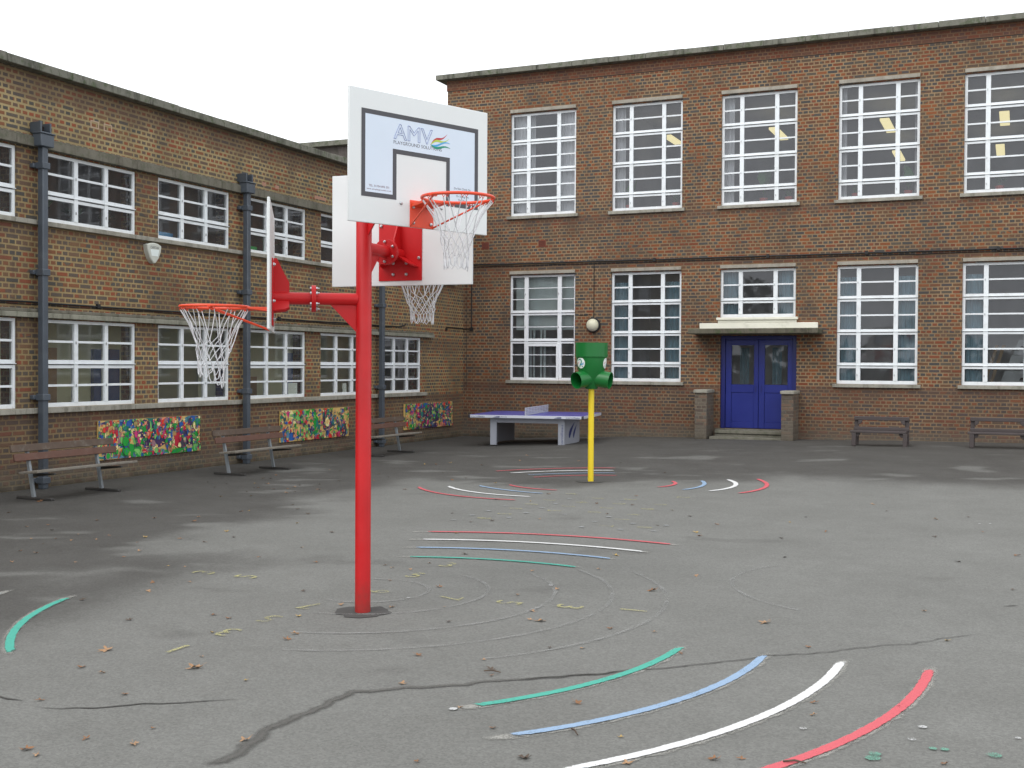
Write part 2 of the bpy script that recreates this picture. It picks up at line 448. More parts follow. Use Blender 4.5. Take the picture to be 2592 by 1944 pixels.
# ------------------------------------------------------------------ ground
def sm(a, b, x):
    t = min(max((x-a)/(b-a), 0), 1); return t*t*(3-2*t)
def interp(x, xs, ys):
    if x <= xs[0]: return ys[0]
    for i in range(1, len(xs)):
        if x <= xs[i]:
            t = (x-xs[i-1])/(xs[i]-xs[i-1]); return ys[i-1]+(ys[i]-ys[i-1])*t
    return ys[-1]
def gz(x, y):
    return interp(x, [-11, -8.4, -6, -3.7, -1.77, 3], [0, .11, .16, .18, .215, .25])*sm(14.5, 25, y)

WETX = [-6.0, -7.0, -6.8, -8.3, -8.6, -8.4, -7.9, -8.1]
WETY = [3.0, 7.5, 8.6, 9.8, 10.8, 13.0, 14.4, 15.2]
def wetness(x, y):
    """damp, undried tarmac along the foot of both walls, with a ragged edge and drying islands"""
    n = noise.noise(Vector((x*.55, y*.4, 0)))*1.1 + noise.noise(Vector((x*1.6, y*1.1, 4)))*.45 + noise.noise(Vector((x*4, y*2.2, 9)))*.18
    a = interp(y, WETY, WETX) - x                       # left of the line
    b = y - interp(x, [-8.2, -5.9, -3.2, 0, 6], [15.2, 16.4, 17.9, 18.4, 18.8])
    d = max(a, b)
    w = sm(-1.5, 1.3, d + n*.9)
    p_, q_ = .9158*x+.4017*y, -.4017*x+.9158*y            # across and along the fall of the yard
    isl = noise.noise(Vector((p_*.75+20, q_*1.5, 2))) + .55*noise.noise(Vector((p_*2.2+5, q_*4.2, 1)))
    w *= 1 - .58*sm(.15, .6, isl)*(1-.6*sm(4, 8, d))
    dr = noise.noise(Vector((p_*.8, q_*1.5, 31))) + .5*noise.noise(Vector((p_*2.1, q_*3.6, 33)))
    near = 1-sm(6, 12, abs(y-7)+abs(x+6.5)*.6)
    w = max(w, .4*sm(.28, .6, dr)*(.25+.75*near))
    return w

gm = bpy.data.meshes.new('playground')
xs = [-12.75 + .14*i for i in range(130)]; xs = [-200, -60, -30] + xs + [10, 30, 80, 200]
ys = [-200, -60, -20, -8, -2] + [2 + .14*i for i in range(172)] + [40, 200]
vs = [(x, y, gz(x, y)) for y in ys for x in xs]
nx = len(xs)
fs = [(j*nx+i, j*nx+i+1, (j+1)*nx+i+1, (j+1)*nx+i) for j in range(len(ys)-1) for i in range(nx-1)]
gm.from_pydata(vs, [], fs)
at = gm.attributes.new('wet', 'FLOAT', 'POINT')
at.data.foreach_set('value', [wetness(v[0], v[1]) if abs(v[0]) < 20 and v[1] < 30 else 0 for v in vs])
gm.polygons.foreach_set('use_smooth', [True]*len(gm.polygons))
t = NT('tarmac')
wet = t.n('ShaderNodeAttribute', attribute_name='wet').outputs['Fac']
grain = t.noise(190, 3, .75)
grain2 = t.noise(60, 4, .7)
vor = t.n('ShaderNodeTexVoronoi'); t.set(vor.inputs['Vector'], t.pos); vor.inputs['Scale'].default_value = 85
stone = t.rng(t.xyz(vor.outputs['Color'])[0], 0, 1, .84, 1.14)
dry = t.mix(t.rng(t.noise(.7, 6, .65), .3, .7), G(156, 156, 151), G(138, 138, 133))
dry = t.mix(t.rng(t.noise(3.2, 5, .7), .35, .75, 0, .45), dry, G(127, 126, 121))
dry = t.mix(t.rng(grain, .3, .72, .0, .75), dry, G(122, 121, 116))
dry = t.mix(1, dry, t.comb(stone, stone, stone), 'MULTIPLY')
dry = t.mix(t.rng(grain2, .66, .8, 0, .35), dry, G(196, 194, 188))
wc = t.mix(t.rng(t.noise(1.3, 5, .7), .35, .7), G(108, 106, 102), G(92, 90, 86))
wc = t.mix(t.rng(grain, .3, .72, 0, .6), wc, G(80, 78, 74))
wc = t.mix(1, wc, t.comb(stone, stone, stone), 'MULTIPLY')
w = t.rng(t.math('ADD', wet, t.math('MULTIPLY', t.math('SUBTRACT', t.noise(9, 5, .75), .5), .35)), .12, .85, 0, 1, True)
c = t.mix(w, dry, wc)
c = t.mix(t.rng(t.noise(2.1, 6, .78, vec=t.comb(t.xyz()[0], t.xyz()[1], 7)), .64, .8, 0, .3, True), c, G(100, 98, 92))
M['tarmac'] = t.bsdf(c, t.mixf(w, .95, .78), 0, t.math('ADD', grain, t.math('MULTIPLY', stone, .5)), .55, .006, .25)
gm.materials.append(M['tarmac'])
ground = bpy.data.objects.new('playground', gm); COL.objects.link(ground)
tag(ground, kind='structure')

LZ = {'halo': .004, 'line': .008, 'crack': .004, 'spot': .008, 'digit': .008, 'chalk': .006}
def ribbon(pts, w, z, ragged=0.0, seed=0):
    """flat strip laid on the ground along pts"""
    mb = MB(); L = []; Rr = []
    for i, p in enumerate(pts):
        a = pts[max(i-1, 0)]; b = pts[min(i+1, len(pts)-1)]
        tx, ty = b[0]-a[0], b[1]-a[1]; l = math.hypot(tx, ty) or 1
        ww = w(i/(len(pts)-1)) if callable(w) else w
        q = 1 + ragged*noise.noise(Vector((i*.45, seed, 0))); q2 = 1 + ragged*noise.noise(Vector((i*.45, seed+50, 0)))
        nx_, ny_ = -ty/l, tx/l
        L.append((p[0]+nx_*ww*.5*q, p[1]+ny_*ww*.5*q)); Rr.append((p[0]-nx_*ww*.5*q2, p[1]-ny_*ww*.5*q2))
    Cn = [((a[0]+b[0])/2, (a[1]+b[1])/2) for a, b in zip(L, Rr)]
    vs = [(x, y, gz(x, y)+z) for row in (L, Cn, Rr) for x, y in row]
    n = len(pts)
    mb.add(vs, [(k*n+i, (k+1)*n+i, (k+1)*n+i+1, k*n+i+1) for i in range(n-1) for k in (0, 1)])
    mb.edge = [0.0]*n + [min(1.0, i/3, (n-1-i)/3) for i in range(n)] + [0.0]*n
    return mb
def arc_pts(c, r, a0, a1, step=.05):
    n = max(8, int(abs(a1-a0)*r/step))
    return [(c[0]+r*math.cos(a0+(a1-a0)*i/n), c[1]+r*math.sin(a0+(a1-a0)*i/n)) for i in range(n+1)]
ARCS = [  # colour, centre x, y, radius, start, end, width
 ('green', -4.545, 7.087, 2.625, -.714, -.021, .058), ('blue', -4.36, 7.02, 2.955, -.75, .01, .058),
 ('white', -4.737, 7.058, 3.787, -.68, .01, .06), ('red', -4.597, 7.079, 4.141, -.60, .013, .062),
 ('green', -4.047, 6.812, 2.688, 1.97, 1.369, .055), ('blue', -4.024, 6.94, 3.123, 1.991, 1.365, .06),
 ('white', -4.007, 7.021, 3.567, 1.997, 1.351, .062), ('red', -3.972, 7.137, 4.012, 2.011, 1.352, .062),
 ('green', -3.937, 7.272, 2.664, -2.87, -2.239, .058), ('blue', -3.99, 7.2, 3.19, -2.91, -2.2, .058),
 ('red', -5.495, 15.62, 2.815, 2.548, 1.80, .06), ('white', -5.238, 15.279, 2.849, 2.481, 1.86, .075),
 ('blue', -5.2, 15.2, 2.55, 2.42, 1.85, .05), ('red', -5.45, 15.6, 1.75, 2.55, 1.75, .05),
 ('red', -6.229, 15.809, 2.021, -2.528, -1.445, .06), ('white', -6.131, 16.024, 1.789, -2.484, -1.472, .07),
 ('blue', -5.741, 16.907, 2.234, -2.274, -1.663, .06), ('red', -6.017, 16.241, 1.105, -2.393, -1.488, .06),
 ('red', -5.295, 16.482, .674, -.623, .698, .06), ('blue', -5.451, 16.483, 1.251, -.466, .544, .065),
 ('white', -5.05, 16.608, 1.289, -.564, .684, .075), ('red', -5.075, 16.647, 1.752, -.479, .613, .07)]
for i, (cn, cx, cy, r, a0, a1, w) in enumerate(ARCS):
    near = cy < 10
    pts = arc_pts((cx, cy), r, a0, a1)
    o = ribbon(pts, w, LZ['line'], .07 if near else .22, i*3).build('painted_arc', M['p_'+cn], ground, recalc=False)
    tag(o, cn + (' painted arc round the red post' if near else ' painted arc round the yellow post'))
    if near:
        ext = .05
        h = ribbon(arc_pts((cx, cy), r+.008, a0-ext*(1 if a1 > a0 else -1), a1+ext*.5*(1 if a1 > a0 else -1)), w*1.75, LZ['halo'], .4, i*5)
        h.build('worn_edge', M['p_halo'], o, recalc=False)
for i, (cx, cy, r, a0, a1) in enumerate([(-4.62, 7.8, 2.30, .8, -.75), (-4.7, 7.81, 1.96, .9, -1.3), (-4.665, 7.805, 1.483, .932, -1.4),
                                         (-4.629, 7.83, .918, 1.176, -1.5), (-4.621, 7.79, .462, 2.4, -1.9), (-.9, 9.6, 1.25, 2.4, 4.3)]):
    o = ribbon(arc_pts((cx, cy), r, a0, a1), .042, LZ['chalk'], .55, 70+i).build('worn_ring_line', M['p_chalk'], ground, recalc=False)
    tag(o, 'faint worn white ring line')
CRACK = [[(-3.26, 4.06), (-3.22, 4.15), (-3.22, 4.29), (-3.26, 4.47), (-3.31, 4.67), (-3.27, 4.88), (-3.28, 5.12), (-3.25, 5.33), (-3.05, 5.51), (-2.82, 5.67), (-2.67, 5.84), (-2.49, 5.98), (-2.19, 6.22), (-2.05, 6.38), (-1.89, 6.49), (-1.65, 6.74), (-1.47, 6.93), (-1.38, 7.05), (-1.05, 7.31), (-.8, 7.61), (-.61, 7.74), (-.44, 7.99), (-.23, 8.21)],
         [(-4.6, 4.40), (-4.4, 4.47), (-4.24, 4.58), (-4.16, 4.67), (-4.05, 4.73), (-3.92, 4.82), (-3.72, 4.96)], [(-5.0, 4.5), (-4.91, 4.48), (-4.82, 4.46), (-4.7, 4.47)], [(-.09, 9.23), (-.01, 9.33), (.06, 9.37)]]
def densify(P, step, jit, seed):
    out = []
    for i in range(len(P)-1):
        n = max(1, int(math.dist(P[i], P[i+1])/step))
        for k in range(n):
            x = P[i][0]+(P[i+1][0]-P[i][0])*k/n; y = P[i][1]+(P[i+1][1]-P[i][1])*k/n
            out.append((x+jit*noise.noise(Vector((x*9, y*9, seed))), y+jit*noise.noise(Vector((x*9, y*9, seed+7)))))
    return out + [P[-1]]
for i, P in enumerate(CRACK):
    D = densify(P, .03, .025, i)
    if i == 0:
        ribbon(D[:int(len(D)*.52)], lambda u: .10*(1-.72*u)+.02, LZ['crack'], .5, 5).build('tarmac_seam', M['crack_soft'], ground, recalc=False)
        ribbon(D[int(len(D)*.40):], lambda u: .017*(1-.5*u), LZ['crack']+.002, .8, 9).build('tarmac_crack', M['crack'], ground, recalc=False)
    else:
        ribbon(D, lambda u: .018*(1-abs(2*u-1)**2)+.003, LZ['crack'], .8, 20+i).build('tarmac_crack', M['crack'], ground, recalc=False)
def blob(x, y, r, z, n=14, sq=1.0):
    s = rnd.random()*99
    return MB().add([(x+r*math.cos(2*PI*k/n)*(1+.35*noise.noise(Vector((k*.9, s, 0)))), y+sq*r*math.sin(2*PI*k/n)*(1+.35*noise.noise(Vector((k*.9, s, 5)))),
                      gz(x, y)+z) for k in range(n)], [tuple(range(n))])
for x, y in [(-.94, 5.7), (-.41, 5.97), (-.44, 5.75), (.02, 5.98), (-.27, 14.1), (-.38, 14.03), (-3.41, 8.57), (-4.2, 7.65), (-2.63, 5.27)]:
    blob(x, y, rnd.uniform(.014, .026), LZ['spot']).build('paint_spot', M['p_spot'], ground, recalc=False)
for x, y, r in [(-.58, 5.46, .03), (-.58, 5.4, .035), (-.08, 5.67, .034), (-.34, 5.65, .02), (-.29, 5.66, .02)]:
    blob(x, y, r, LZ['spot']).build('paint_spot', M['p_spotg'], ground, recalc=False)
blob(-4.265, 7.094, .19, LZ['crack'], 22, 1.0).build('post_contact_shade', M['patch'], ground, recalc=False)  # contact shadow painted as a dark disc round the red post
blob(-5.9, 16.43, .2, LZ['crack'], 22, 1.0).build('post_contact_shade', M['patch'], ground, recalc=False)  # same painted contact shadow round the yellow pole
def ground_digit(ch, x, y, up, h=.2):
    vs, fs = fit_text(ch, h*.55 if ch != '1' else h*.16, h)
    a = math.atan2(up[1], up[0]) - PI/2
    Mt = Matrix.Translation((x, y, gz(x, y)+LZ['digit'])) @ Matrix.Rotation(a, 4, 'Z') @ Matrix.Translation((0, -h/2, 0))
    MB().mesh(vs, fs, Mt).build('painted_number', M['p_yellow'], ground, recalc=False)
for ch, (x, y) in zip('13579', [(-2.52, 7.95), (-2.98, 7.87), (-3.44, 7.81), (-3.91, 7.77), (-4.54, 7.77)]): ground_digit(ch, x, y, (1, 0))
for ch, (x, y) in zip('1357', [(-4.73, 5.67), (-4.73, 6.16), (-4.72, 6.61), (-4.71, 7.08)]): ground_digit(ch, x, y, (0, -1))
for ch, (x, y) in zip('35', [(-6.26, 7.84), (-5.83, 7.84)]): ground_digit(ch, x, y, (-1, 0))
for ch, (x, y) in zip('53', [(-4.6, 8.5), (-4.58, 9.07)]): ground_digit(ch, x, y, (0, 1))
GR = [(-4.13, 12.01), (-3.71, 12.08), (-4.14, 12.59), (-4.14, 13.07), (-4.64, 13.07), (-4.16, 13.65), (-5.13, 12.99), (-5.13, 13.47), (-4.64, 13.53), (-4.64, 14.01), (-4.14, 14.15), (-5.63, 12.97), (-5.63, 13.47), (-5.11, 13.95), (-5.59, 13.97), (-5.09, 14.46), (-4.66, 14.53), (-4.09, 15.07), (-5.55, 12.45), (-5.6, 12.0), (-5.58, 14.8)]
for ch, (x, y) in zip('701460512098147132584', GR): ground_digit(ch, x, y, (1, .1), .17)
for x, y in [(-5.85, 11.71), (-5.84, 12.18), (-5.84, 12.63), (-5.84, 13.14), (-5.36, 12.66), (-5.37, 12.18), (-5.37, 13.19), (-5.38, 13.68), (-4.89, 12.73), (-4.36, 12.29), (-4.34, 11.81), (-3.92, 12.33), (-3.9, 11.82), (-3.54, 11.86), (-3.54, 12.34), (-4.35, 12.75), (-5.41, 14.25), (-4.73, 14.4)]:
    blob(x, y, .035, LZ['spot'], 10).build('painted_dot', M['p_dot'], ground, recalc=False)

# ------------------------------------------------------------------ walls with openings
XL, YR = -12.6, 25.7                 # plane of the low wing's wall, plane of the tall block's wall
PR = lambda u, d, z: (u, YR + d, z)          # u along the tall block, d into the wall
PL = lambda u, d, z: (XL - d, u, z)          # u along the low wing
def wall(P, u0, u1, z0, z1, holes, thick=.3):
    us = sorted({u0, u1} | {h[0] for h in holes} | {h[1] for h in holes})
    zs = sorted({z0, z1} | {h[2] for h in holes} | {h[3] for h in holes})
    us = [u for u in us if u0 <= u <= u1]; zs = [z for z in zs if z0 <= z <= z1]
    mb = MB(P=P)
    inh = lambda u, z: any(h[0] < u < h[1] and h[2] < z < h[3] for h in holes)
    for i in range(len(us)-1):
        for j in range(len(zs)-1):
            if not inh((us[i]+us[i+1])/2, (zs[j]+zs[j+1])/2):
                for d in (0, thick):
                    mb.quad((us[i], d, zs[j]), (us[i+1], d, zs[j]), (us[i+1], d, zs[j+1]), (us[i], d, zs[j+1]))
    for a, b, c, d in holes:
        c2, d2 = max(c, z0), min(d, z1)
        if d2 <= c2: continue
        mb.quad((a, 0, c2), (a, thick, c2), (a, thick, d2), (a, 0, d2)); mb.quad((b, 0, c2), (b, thick, c2), (b, thick, d2), (b, 0, d2))
        if c >= z0: mb.quad((a, 0, c), (b, 0, c), (b, thick, c), (a, thick, c))
        if d <= z1: mb.quad((a, 0, d), (b, 0, d), (b, thick, d), (a, thick, d))
    return mb

def window(parent, P, u0, u1, z0, z1, cols, units, glassm, d0=.07, fr=.056, mull=.092, thin=.034, unitgap=True, framem='frame'):
    """steel window: outer frame, mullions, opening lights one above another, thin glazing bars"""
    f = MB(P=P); d1 = d0+.06
    f.box(u0, u0+fr, d0, d1, z0, z1); f.box(u1-fr, u1, d0, d1, z0, z1)
    f.box(u0+fr, u1-fr, d0, d1, z1-fr, z1); f.box(u0+fr, u1-fr, d0, d1, z0, z0+fr*1.3)
    tot = sum(cols); W = (u1-u0)-2*fr-mull*(len(cols)-1)
    ce = []; x = u0+fr
    for i, c in enumerate(cols):
        w = W*c/tot; ce.append((x, x+w)); x += w+mull
        if i < len(cols)-1: f.box(x-mull, x, d0-.008, d1, z0+fr*1.3, z1-fr)
    # units: list of (z_bottom, panes)
    for k, (zb, n) in enumerate(units):
        zt = units[k-1][0] if k else z1
        if k < len(units)-1:
            for a, b in ce:
                f.box(a, b, d0+.002, d1-.002, zb+.012, zb+.068)
                f.box(a, b, d0+.004, d1-.004, zb-.052, zb-.004)
            f.box(u0-.004, u1+.004, d0-.022, d0-.0085, zb+.008, zb+.02)       # drip bar
            f.box(u0+.004, u1-.004, d0-.0005, d0+.004, zb-.006, zb+.008, 1)
        lo = zb + (.068 if k < len(units)-1 else fr*1.3); hi = zt - (.052 if k else fr)
        for q in range(1, n):
            z = lo + (hi-lo)*q/n
            for a, b in ce: f.box(a, b, d0+.012, d1-.012, z-thin/2, z+thin/2)
    for k, (zb, n) in enumerate(units):       # small stays on the opening lights
        zt = units[k-1][0] if k else z1
        for a, b in ce[:-1]: f.box(b+.02, b+.035, d0-.02, d0-.0082, (zb+zt)/2-.02, (zb+zt)/2+.02, 2)
    w = f.build('window', [M[framem], M['gap'], M['steel']], parent, bevel=.004, seg=1)
    g = MB(P=P); dg = (d0+d1)/2
    g.quad((u0+.02, dg, z0+.02), (u1-.02, dg, z0+.02), (u1-.02, dg, z1-.02), (u0+.02, dg, z1-.02))
    g.build('pane', M[glassm], w, recalc=False, smooth=False)
    return w

def curtain(parent, P, u0, u1, z0, z1, m, d=.3, name='curtain', folds=None, amp=.025):
    n = max(12, int((u1-u0)/.012)); folds = folds or (u1-u0)/.09
    mb = MB(P=P); ph = rnd.random()*6
    top = []; bot = []
    for i in range(n+1):
        u = u0+(u1-u0)*i/n; s = math.sin(2*PI*folds*i/n+ph)
        top.append((u, d+amp*s, z1)); bot.append((u+.01*math.sin(i*.7), d+amp*1.2*s+.008*math.sin(i), z0))
    mb.add(top+bot, [(i, i+1, n+2+i, n+1+i) for i in range(n)])
    return mb.build(name, M[m], parent, recalc=False)

# ------------------------------------------------------------------ tall block
tall = empty('school_building', (-4, YR, 0), 'tall two storey brick school block with long white windows and a blue double door', 'building')
UC = [(-11.35, -9.65), (-8.755, -7.065), (-6.17, -4.49), (-3.61, -1.95), (-1.08, .60)]
UW = (5.37, 7.84); LW = (1.40, 3.94)
holes = [(a, b, UW[0], UW[1]) for a, b in UC]
holes += [(a, b, LW[0], LW[1]) for i, (a, b) in enumerate(UC) if i != 2]
DX0, DX1 = -6.15, -4.46
holes += [(UC[2][0], UC[2][1], 2.86, 3.94), (DX0, DX1, .37, 2.45)]
wm = wall(PR, -13.06, 6.0, -.3, 8.53, holes)
wm.box(-13.06, -12.76, .3, 11, -.3, 8.53); wm.box(5.7, 6.0, .3, 11, -.3, 8.53); wm.box(-12.76, 5.7, 10.7, 11, -.3, 8.53)
wm.build('wall', M['brick_main'], tall)
mb = MB(P=PR); mb.box(-13.075, 6.015, -.015, 11, 8.545, 8.80); mb.build('parapet', M['brick_main'], tall)
mb = MB(P=PR); mb.box(-13.06, 6.0, .004, 10.9, 8.53, 8.545); mb.build('string_joint', M['gap'], tall)
mb = MB(P=PR)
x = -13.29
while x < 6.2:
    l = min(.9, 6.2-x); mb.box(x, x+l-.006, -.21, 11.2, 8.80, 8.925 + .004*math.sin(x*3)); x += .9
mb.build('coping', M['coping'], tall, bevel=.008)
# rear wing of the same block, seen above the low wing's roof
mb = MB(); mb.box(-34, -13.3, 32.0, 36, 0, 8.14); mb.build('rear_wing', M['brick_main'], tall)
mb = MB(); mb.box(-34, -13.3, 31.985, 36, 8.145, 8.80); mb.build('rendered_parapet', M['render'], tall)
mb = MB(); mb.box(-34, -13.3, 31.79, 36.2, 8.80, 8.965); mb.build('coping', M['coping'], tall, bevel=.008)
# inside: two floors
mb = MB(P=PR)
for z0, z1, m, dp in ((.36, 4.35, 1, 4.6), (4.6, 8.3, 0, 10.6)):
    mb.quad((-12.75, dp, z0), (5.7, dp, z0), (5.7, dp, z1), (-12.75, dp, z1), m)
    mb.quad((-12.75, .31, z1), (5.7, .31, z1), (5.7, dp, z1), (-12.75, dp, z1), m)
    mb.quad((-12.75, .31, z0), (5.7, .31, z0), (5.7, dp, z0), (-12.75, dp, z0), 2)
    for u in (-12.75, -9.2, 5.7): mb.quad((u, .31, z0), (u, dp, z0), (u, dp, z1), (u, .31, z1), m)
mb.build('interior', [M['room_dark'], M['room_hall'], M['floor_in']], tall, recalc=False, smooth=False)
uun = [(7.15, 2), (6.45, 2), (5.74, 2), (5.37, 1)]; lun = [(3.23, 2), (2.51, 2), (1.79, 2), (1.40, 1)]
for i, (a, b) in enumerate(UC):
    w = window(tall, PR, a, b, UW[0], UW[1], (.37, .72, .37), uun, 'glass_up')
    if i == 0:
        curtain(w, PR, a+.02, a+.55, 5.4, 7.85, 'curtain_grey'); curtain(w, PR, b-.62, b-.02, 5.4, 7.85, 'curtain_grey')
    elif i < 4:
        curtain(w, PR, a+.02, a+(.24 if i < 3 else .14), 5.4, 7.85, 'curtain_grey', folds=3)
        if i == 3: curtain(w, PR, b-.12, b-.02, 5.4, 7.85, 'curtain_grey', folds=2)
    if i == 2:
        w = window(tall, PR, a, b, 2.86, 3.94, (.37, .72, .37), [(3.23, 2), (2.86, 1)], 'glass_low')
        curtain(w, PR, a+.02, a+.42, 2.9, 3.9, 'curtain_teal'); curtain(w, PR, b-.42, b-.02, 2.9, 3.9, 'curtain_teal')
    elif i == 0:
        w = window(tall, PR, a, b, LW[0], LW[1], (.31, .74, .31), [(3.02, 3), (2.34, 2), (1.40, 3)], 'glass_low', fr=.05, mull=.1, thin=.02, framem='frame_pvc')
        s = MB(P=PR); x0, x1 = a+.05+.31/1.36*1.4+.1, b-.05-.31/1.36*1.4-.1      # opening casement, a little proud
        s.box(x0-.04, x0+.02, .035, .0615, 1.36, 2.28); s.box(x1-.02, x1+.04, .035, .0615, 1.36, 2.28)
        s.box(x0+.02, x1-.02, .035, .0615, 2.22, 2.28); s.box(x0+.02, x1-.02, .035, .0615, 1.36, 1.44)
        s.build('opening_light', M['frame_pvc'], w, bevel=.004, seg=1)
        vb = MB(P=PR); x = a+.06
        while x < b-.06:
            th = .05
            vb.quad((x, .28, 2.62), (x+.085, .28+th, 2.62), (x+.085, .28+th, 3.9), (x, .28, 3.9))
            if rnd.random() < .42: vb.quad((x, .27, 1.42), (x+rnd.uniform(.02, .05), .30, 1.42), (x+.04, .30, 2.62), (x, .27, 2.62))
            x += .092
        vb.build('blind', M['blind'], w, recalc=False)
    else:
        w = window(tall, PR, a, b, LW[0], LW[1], (.37, .72, .37), lun, 'glass_low')
        curtain(w, PR, a+.02, a+.44, 1.42, 3.72, 'curtain_teal'); curtain(w, PR, b-.44, b-.02, 1.42, 3.72, 'curtain_teal')
for i, (a, b) in enumerate(UC):
    for z0, z1, nm in ((7.86, 7.94, 'lintel'), (5.295, 5.368, 'sill'), (3.96, 4.035, 'lintel'), (1.325, 1.398, 'sill')):
        if i == 2 and z0 < 2: continue
        e = .07 if nm == 'sill' else -.004
        m = MB(P=PR); m.box(a-e, b+e-.0, -.06 if nm == 'sill' else -.03, .10 if nm == 'sill' else .15, z0, z1)
        m.build(nm, M[nm], tall, bevel=.006)
# blue double door with its steps, wing walls and canopy
d = MB(P=PR)
d.box(DX0, DX0+.1, .06, .2, .37, 2.45); d.box(DX1-.1, DX1, .06, .2, .37, 2.45); d.box(DX0+.1, DX1-.1, .06, .2, 2.36, 2.45)
dr = d.build('door_frame', M['door_frame'], tall, bevel=.005, seg=1)
xm = (DX0+DX1)/2
for s, (a, b) in enumerate(((DX0+.105, xm-.004), (xm+.004, DX1-.105))):
    d = MB(P=PR); d0, d1 = .09, .14
    d.box(a, a+.13, d0, d1, .38, 2.355); d.box(b-.1, b, d0, d1, .38, 2.355)
    d.box(a+.13, b-.1, d0, d1, 2.24, 2.355); d.box(a+.13, b-.1, d0, d1, 1.18, 1.36); d.box(a+.13, b-.1, d0+.003, d1, .38, .52)
    d.box(a+.13, b-.1, d0+.014, d1-.01, .52, 1.18)
    lf = d.build('door', M['door'], tall, bevel=.004, seg=1)
    g = MB(P=PR); g.quad((a+.12, .115, 1.34), (b-.09, .115, 1.34), (b-.09, .115, 2.26), (a+.12, .115, 2.26)); g.build('pane', M['glass_low'], lf, recalc=False, smooth=False)
    hh = MB(P=PR); hx = b-.06 if s == 0 else a+.06
    hh.box(hx-.012, hx+.012, .075, .0895, 1.2, 1.32); hh.build('push_plate', M['door_frame'], lf)
    curtain(lf, PR, a+.14, a+.36, 1.36, 2.2, 'curtain_teal', d=.9)
for q in ((-6.25, -4.5, -.02, .4, .30, .365), (-6.2, -4.55, -.30, -.021, .27, .35), (-6.2, -4.55, -.27, .3, .16, .262), (-6.25, -4.5, -.58, -.28, .05, .215)):
    m = MB(P=PR); m.box(*q); m.build('doorstep', M['step'], tall, bevel=.012)
for a, b, zc in ((-6.56, -6.29, 1.17), (-4.66, -4.40, 1.17)):
    m = MB(P=PR); m.box(a, b, -.66, -.003, .05, zc); pw = m.build('wing_wall', M['brick_pier'], tall, bevel=.01)
    m = MB(P=PR); m.box(a-.02, b+.02, -.70, -.003, zc+.002, zc+.075); m.build('cap', M['sill'], pw, bevel=.012)
m = MB(P=PR)
pts = [(-6.72, -.70), (-3.94, -.70), (-3.94, 0), (-6.72, 0)]
m.box(-6.72, -3.90, -.70, -.002, 2.475, 2.595); m.build('canopy', M['canopy'], tall, bevel=.02)
m = MB(P=PR); m.box(-6.62, -4.0, -.06, .02, 2.60, 2.735); m.box(UC[2][0]-.03, UC[2][1]+.03, -.058, .05, 2.737, 2.80); m.box(UC[2][0]-.06, UC[2][1]+.06, -.09, .10, 2.80, 2.858)
m.build('upstand', M['cream'], tall, bevel=.008)
# air bricks, cables
for u in (-10.5, -12.0):
    m = MB(P=PR); m.box(u-.095, u+.095, -.006, .01, 4.60, 4.765)
    ab = m.build('air_brick', M['airbrick'], tall)
    m = MB(P=PR)
    for i in range(6):
        for j in range(5): m.box(u-.078+i*.028, u-.064+i*.028, -.0095, -.0065, 4.617+j*.028, 4.631+j*.028)
    m.build('vent_hole', M['vent_dark'], ab)
def wiggly(P, a, b, n, amp, seed):
    return [P(a[0]+(b[0]-a[0])*i/n, a[1]+(b[1]-a[1])*i/n, a[2]+(b[2]-a[2])*i/n + amp*noise.noise(Vector((i*.6, seed, 0)))) for i in range(n+1)]
m = MB()
m.tube(wiggly(PR, (-12.36, -.025, 4.222), (6, -.025, 4.19), 60, .012, 1), .017, 6)
m.tube(wiggly(PR, (-12.36, -.02, 4.175), (6, -.02, 4.14), 60, .02, 2), .008, 5)
m.tube([PR(-12.36, -.025, 4.222), PR(-12.36, -.025, 2.65)], .014, 6); m.tube([PR(-12.36, -.025, 2.65), PR(-12.59, -.02, 2.652)], .014, 6)
m.tube(wiggly(PR, (-12.5, -.012, 4.2), (-12.5, -.012, 1.2), 20, .01, 5), .005, 5)
m.tube([PR(-9.17, -.015, 4.18), PR(-9.17, -.015, 2.9)], .008, 5); m.tube([PR(-9.55, -.012, 2.95), PR(-9.25, -.012, 2.97)], .006, 5)
for x in (-7.7, -5.1, -3.0, -.4, 1.5): m.box(x-.03, x+.03, YR-.05, YR-.001, 4.17, 4.25)
m.box(-12.4, -12.32, YR-.05, YR-.001, 2.61, 2.69)
m.build('cable', M['cable'], tall)

# ------------------------------------------------------------------ low wing
low = empty('school_wing', (XL, 15, 0), 'lower flat roofed brick wing along the left with bands of white windows', 'building')
LC = [(9.95, 11.79), (12.29, 14.13), (14.63, 16.46), (16.97, 18.81), (19.325, 21.165), (21.69, 23.51)]
LU = (3.755, 4.735); LL = (1.13, 2.375)
holesL = [(a, b, *LU) for a, b in LC] + [(a, b, *LL) for a, b in LC]
m = wall(PL, 0, YR-.001, -.3, 4.81, holesL); m.build('wall', M['brick_low'], low)
m = MB(P=PL); m.box(0, YR-.001, .0, .3, 4.8105, 5.80); m.build('parapet', M['brick_high'], low)
m = MB(P=PL); y = 0
while y < 25.6:
    l = min(1.15, YR-.01-y); m.box(y, y+l-.007, -.16, .45, 5.80, 5.92+.004*math.sin(y*2)); y += 1.15
m.build('coping', M['coping'], low, bevel=.01)
m = MB(P=PL); m.box(0, YR-.01, .3, 7.5, 5.45, 5.55); m.build('roof', M['roof'], low)
mb = MB(P=PL)
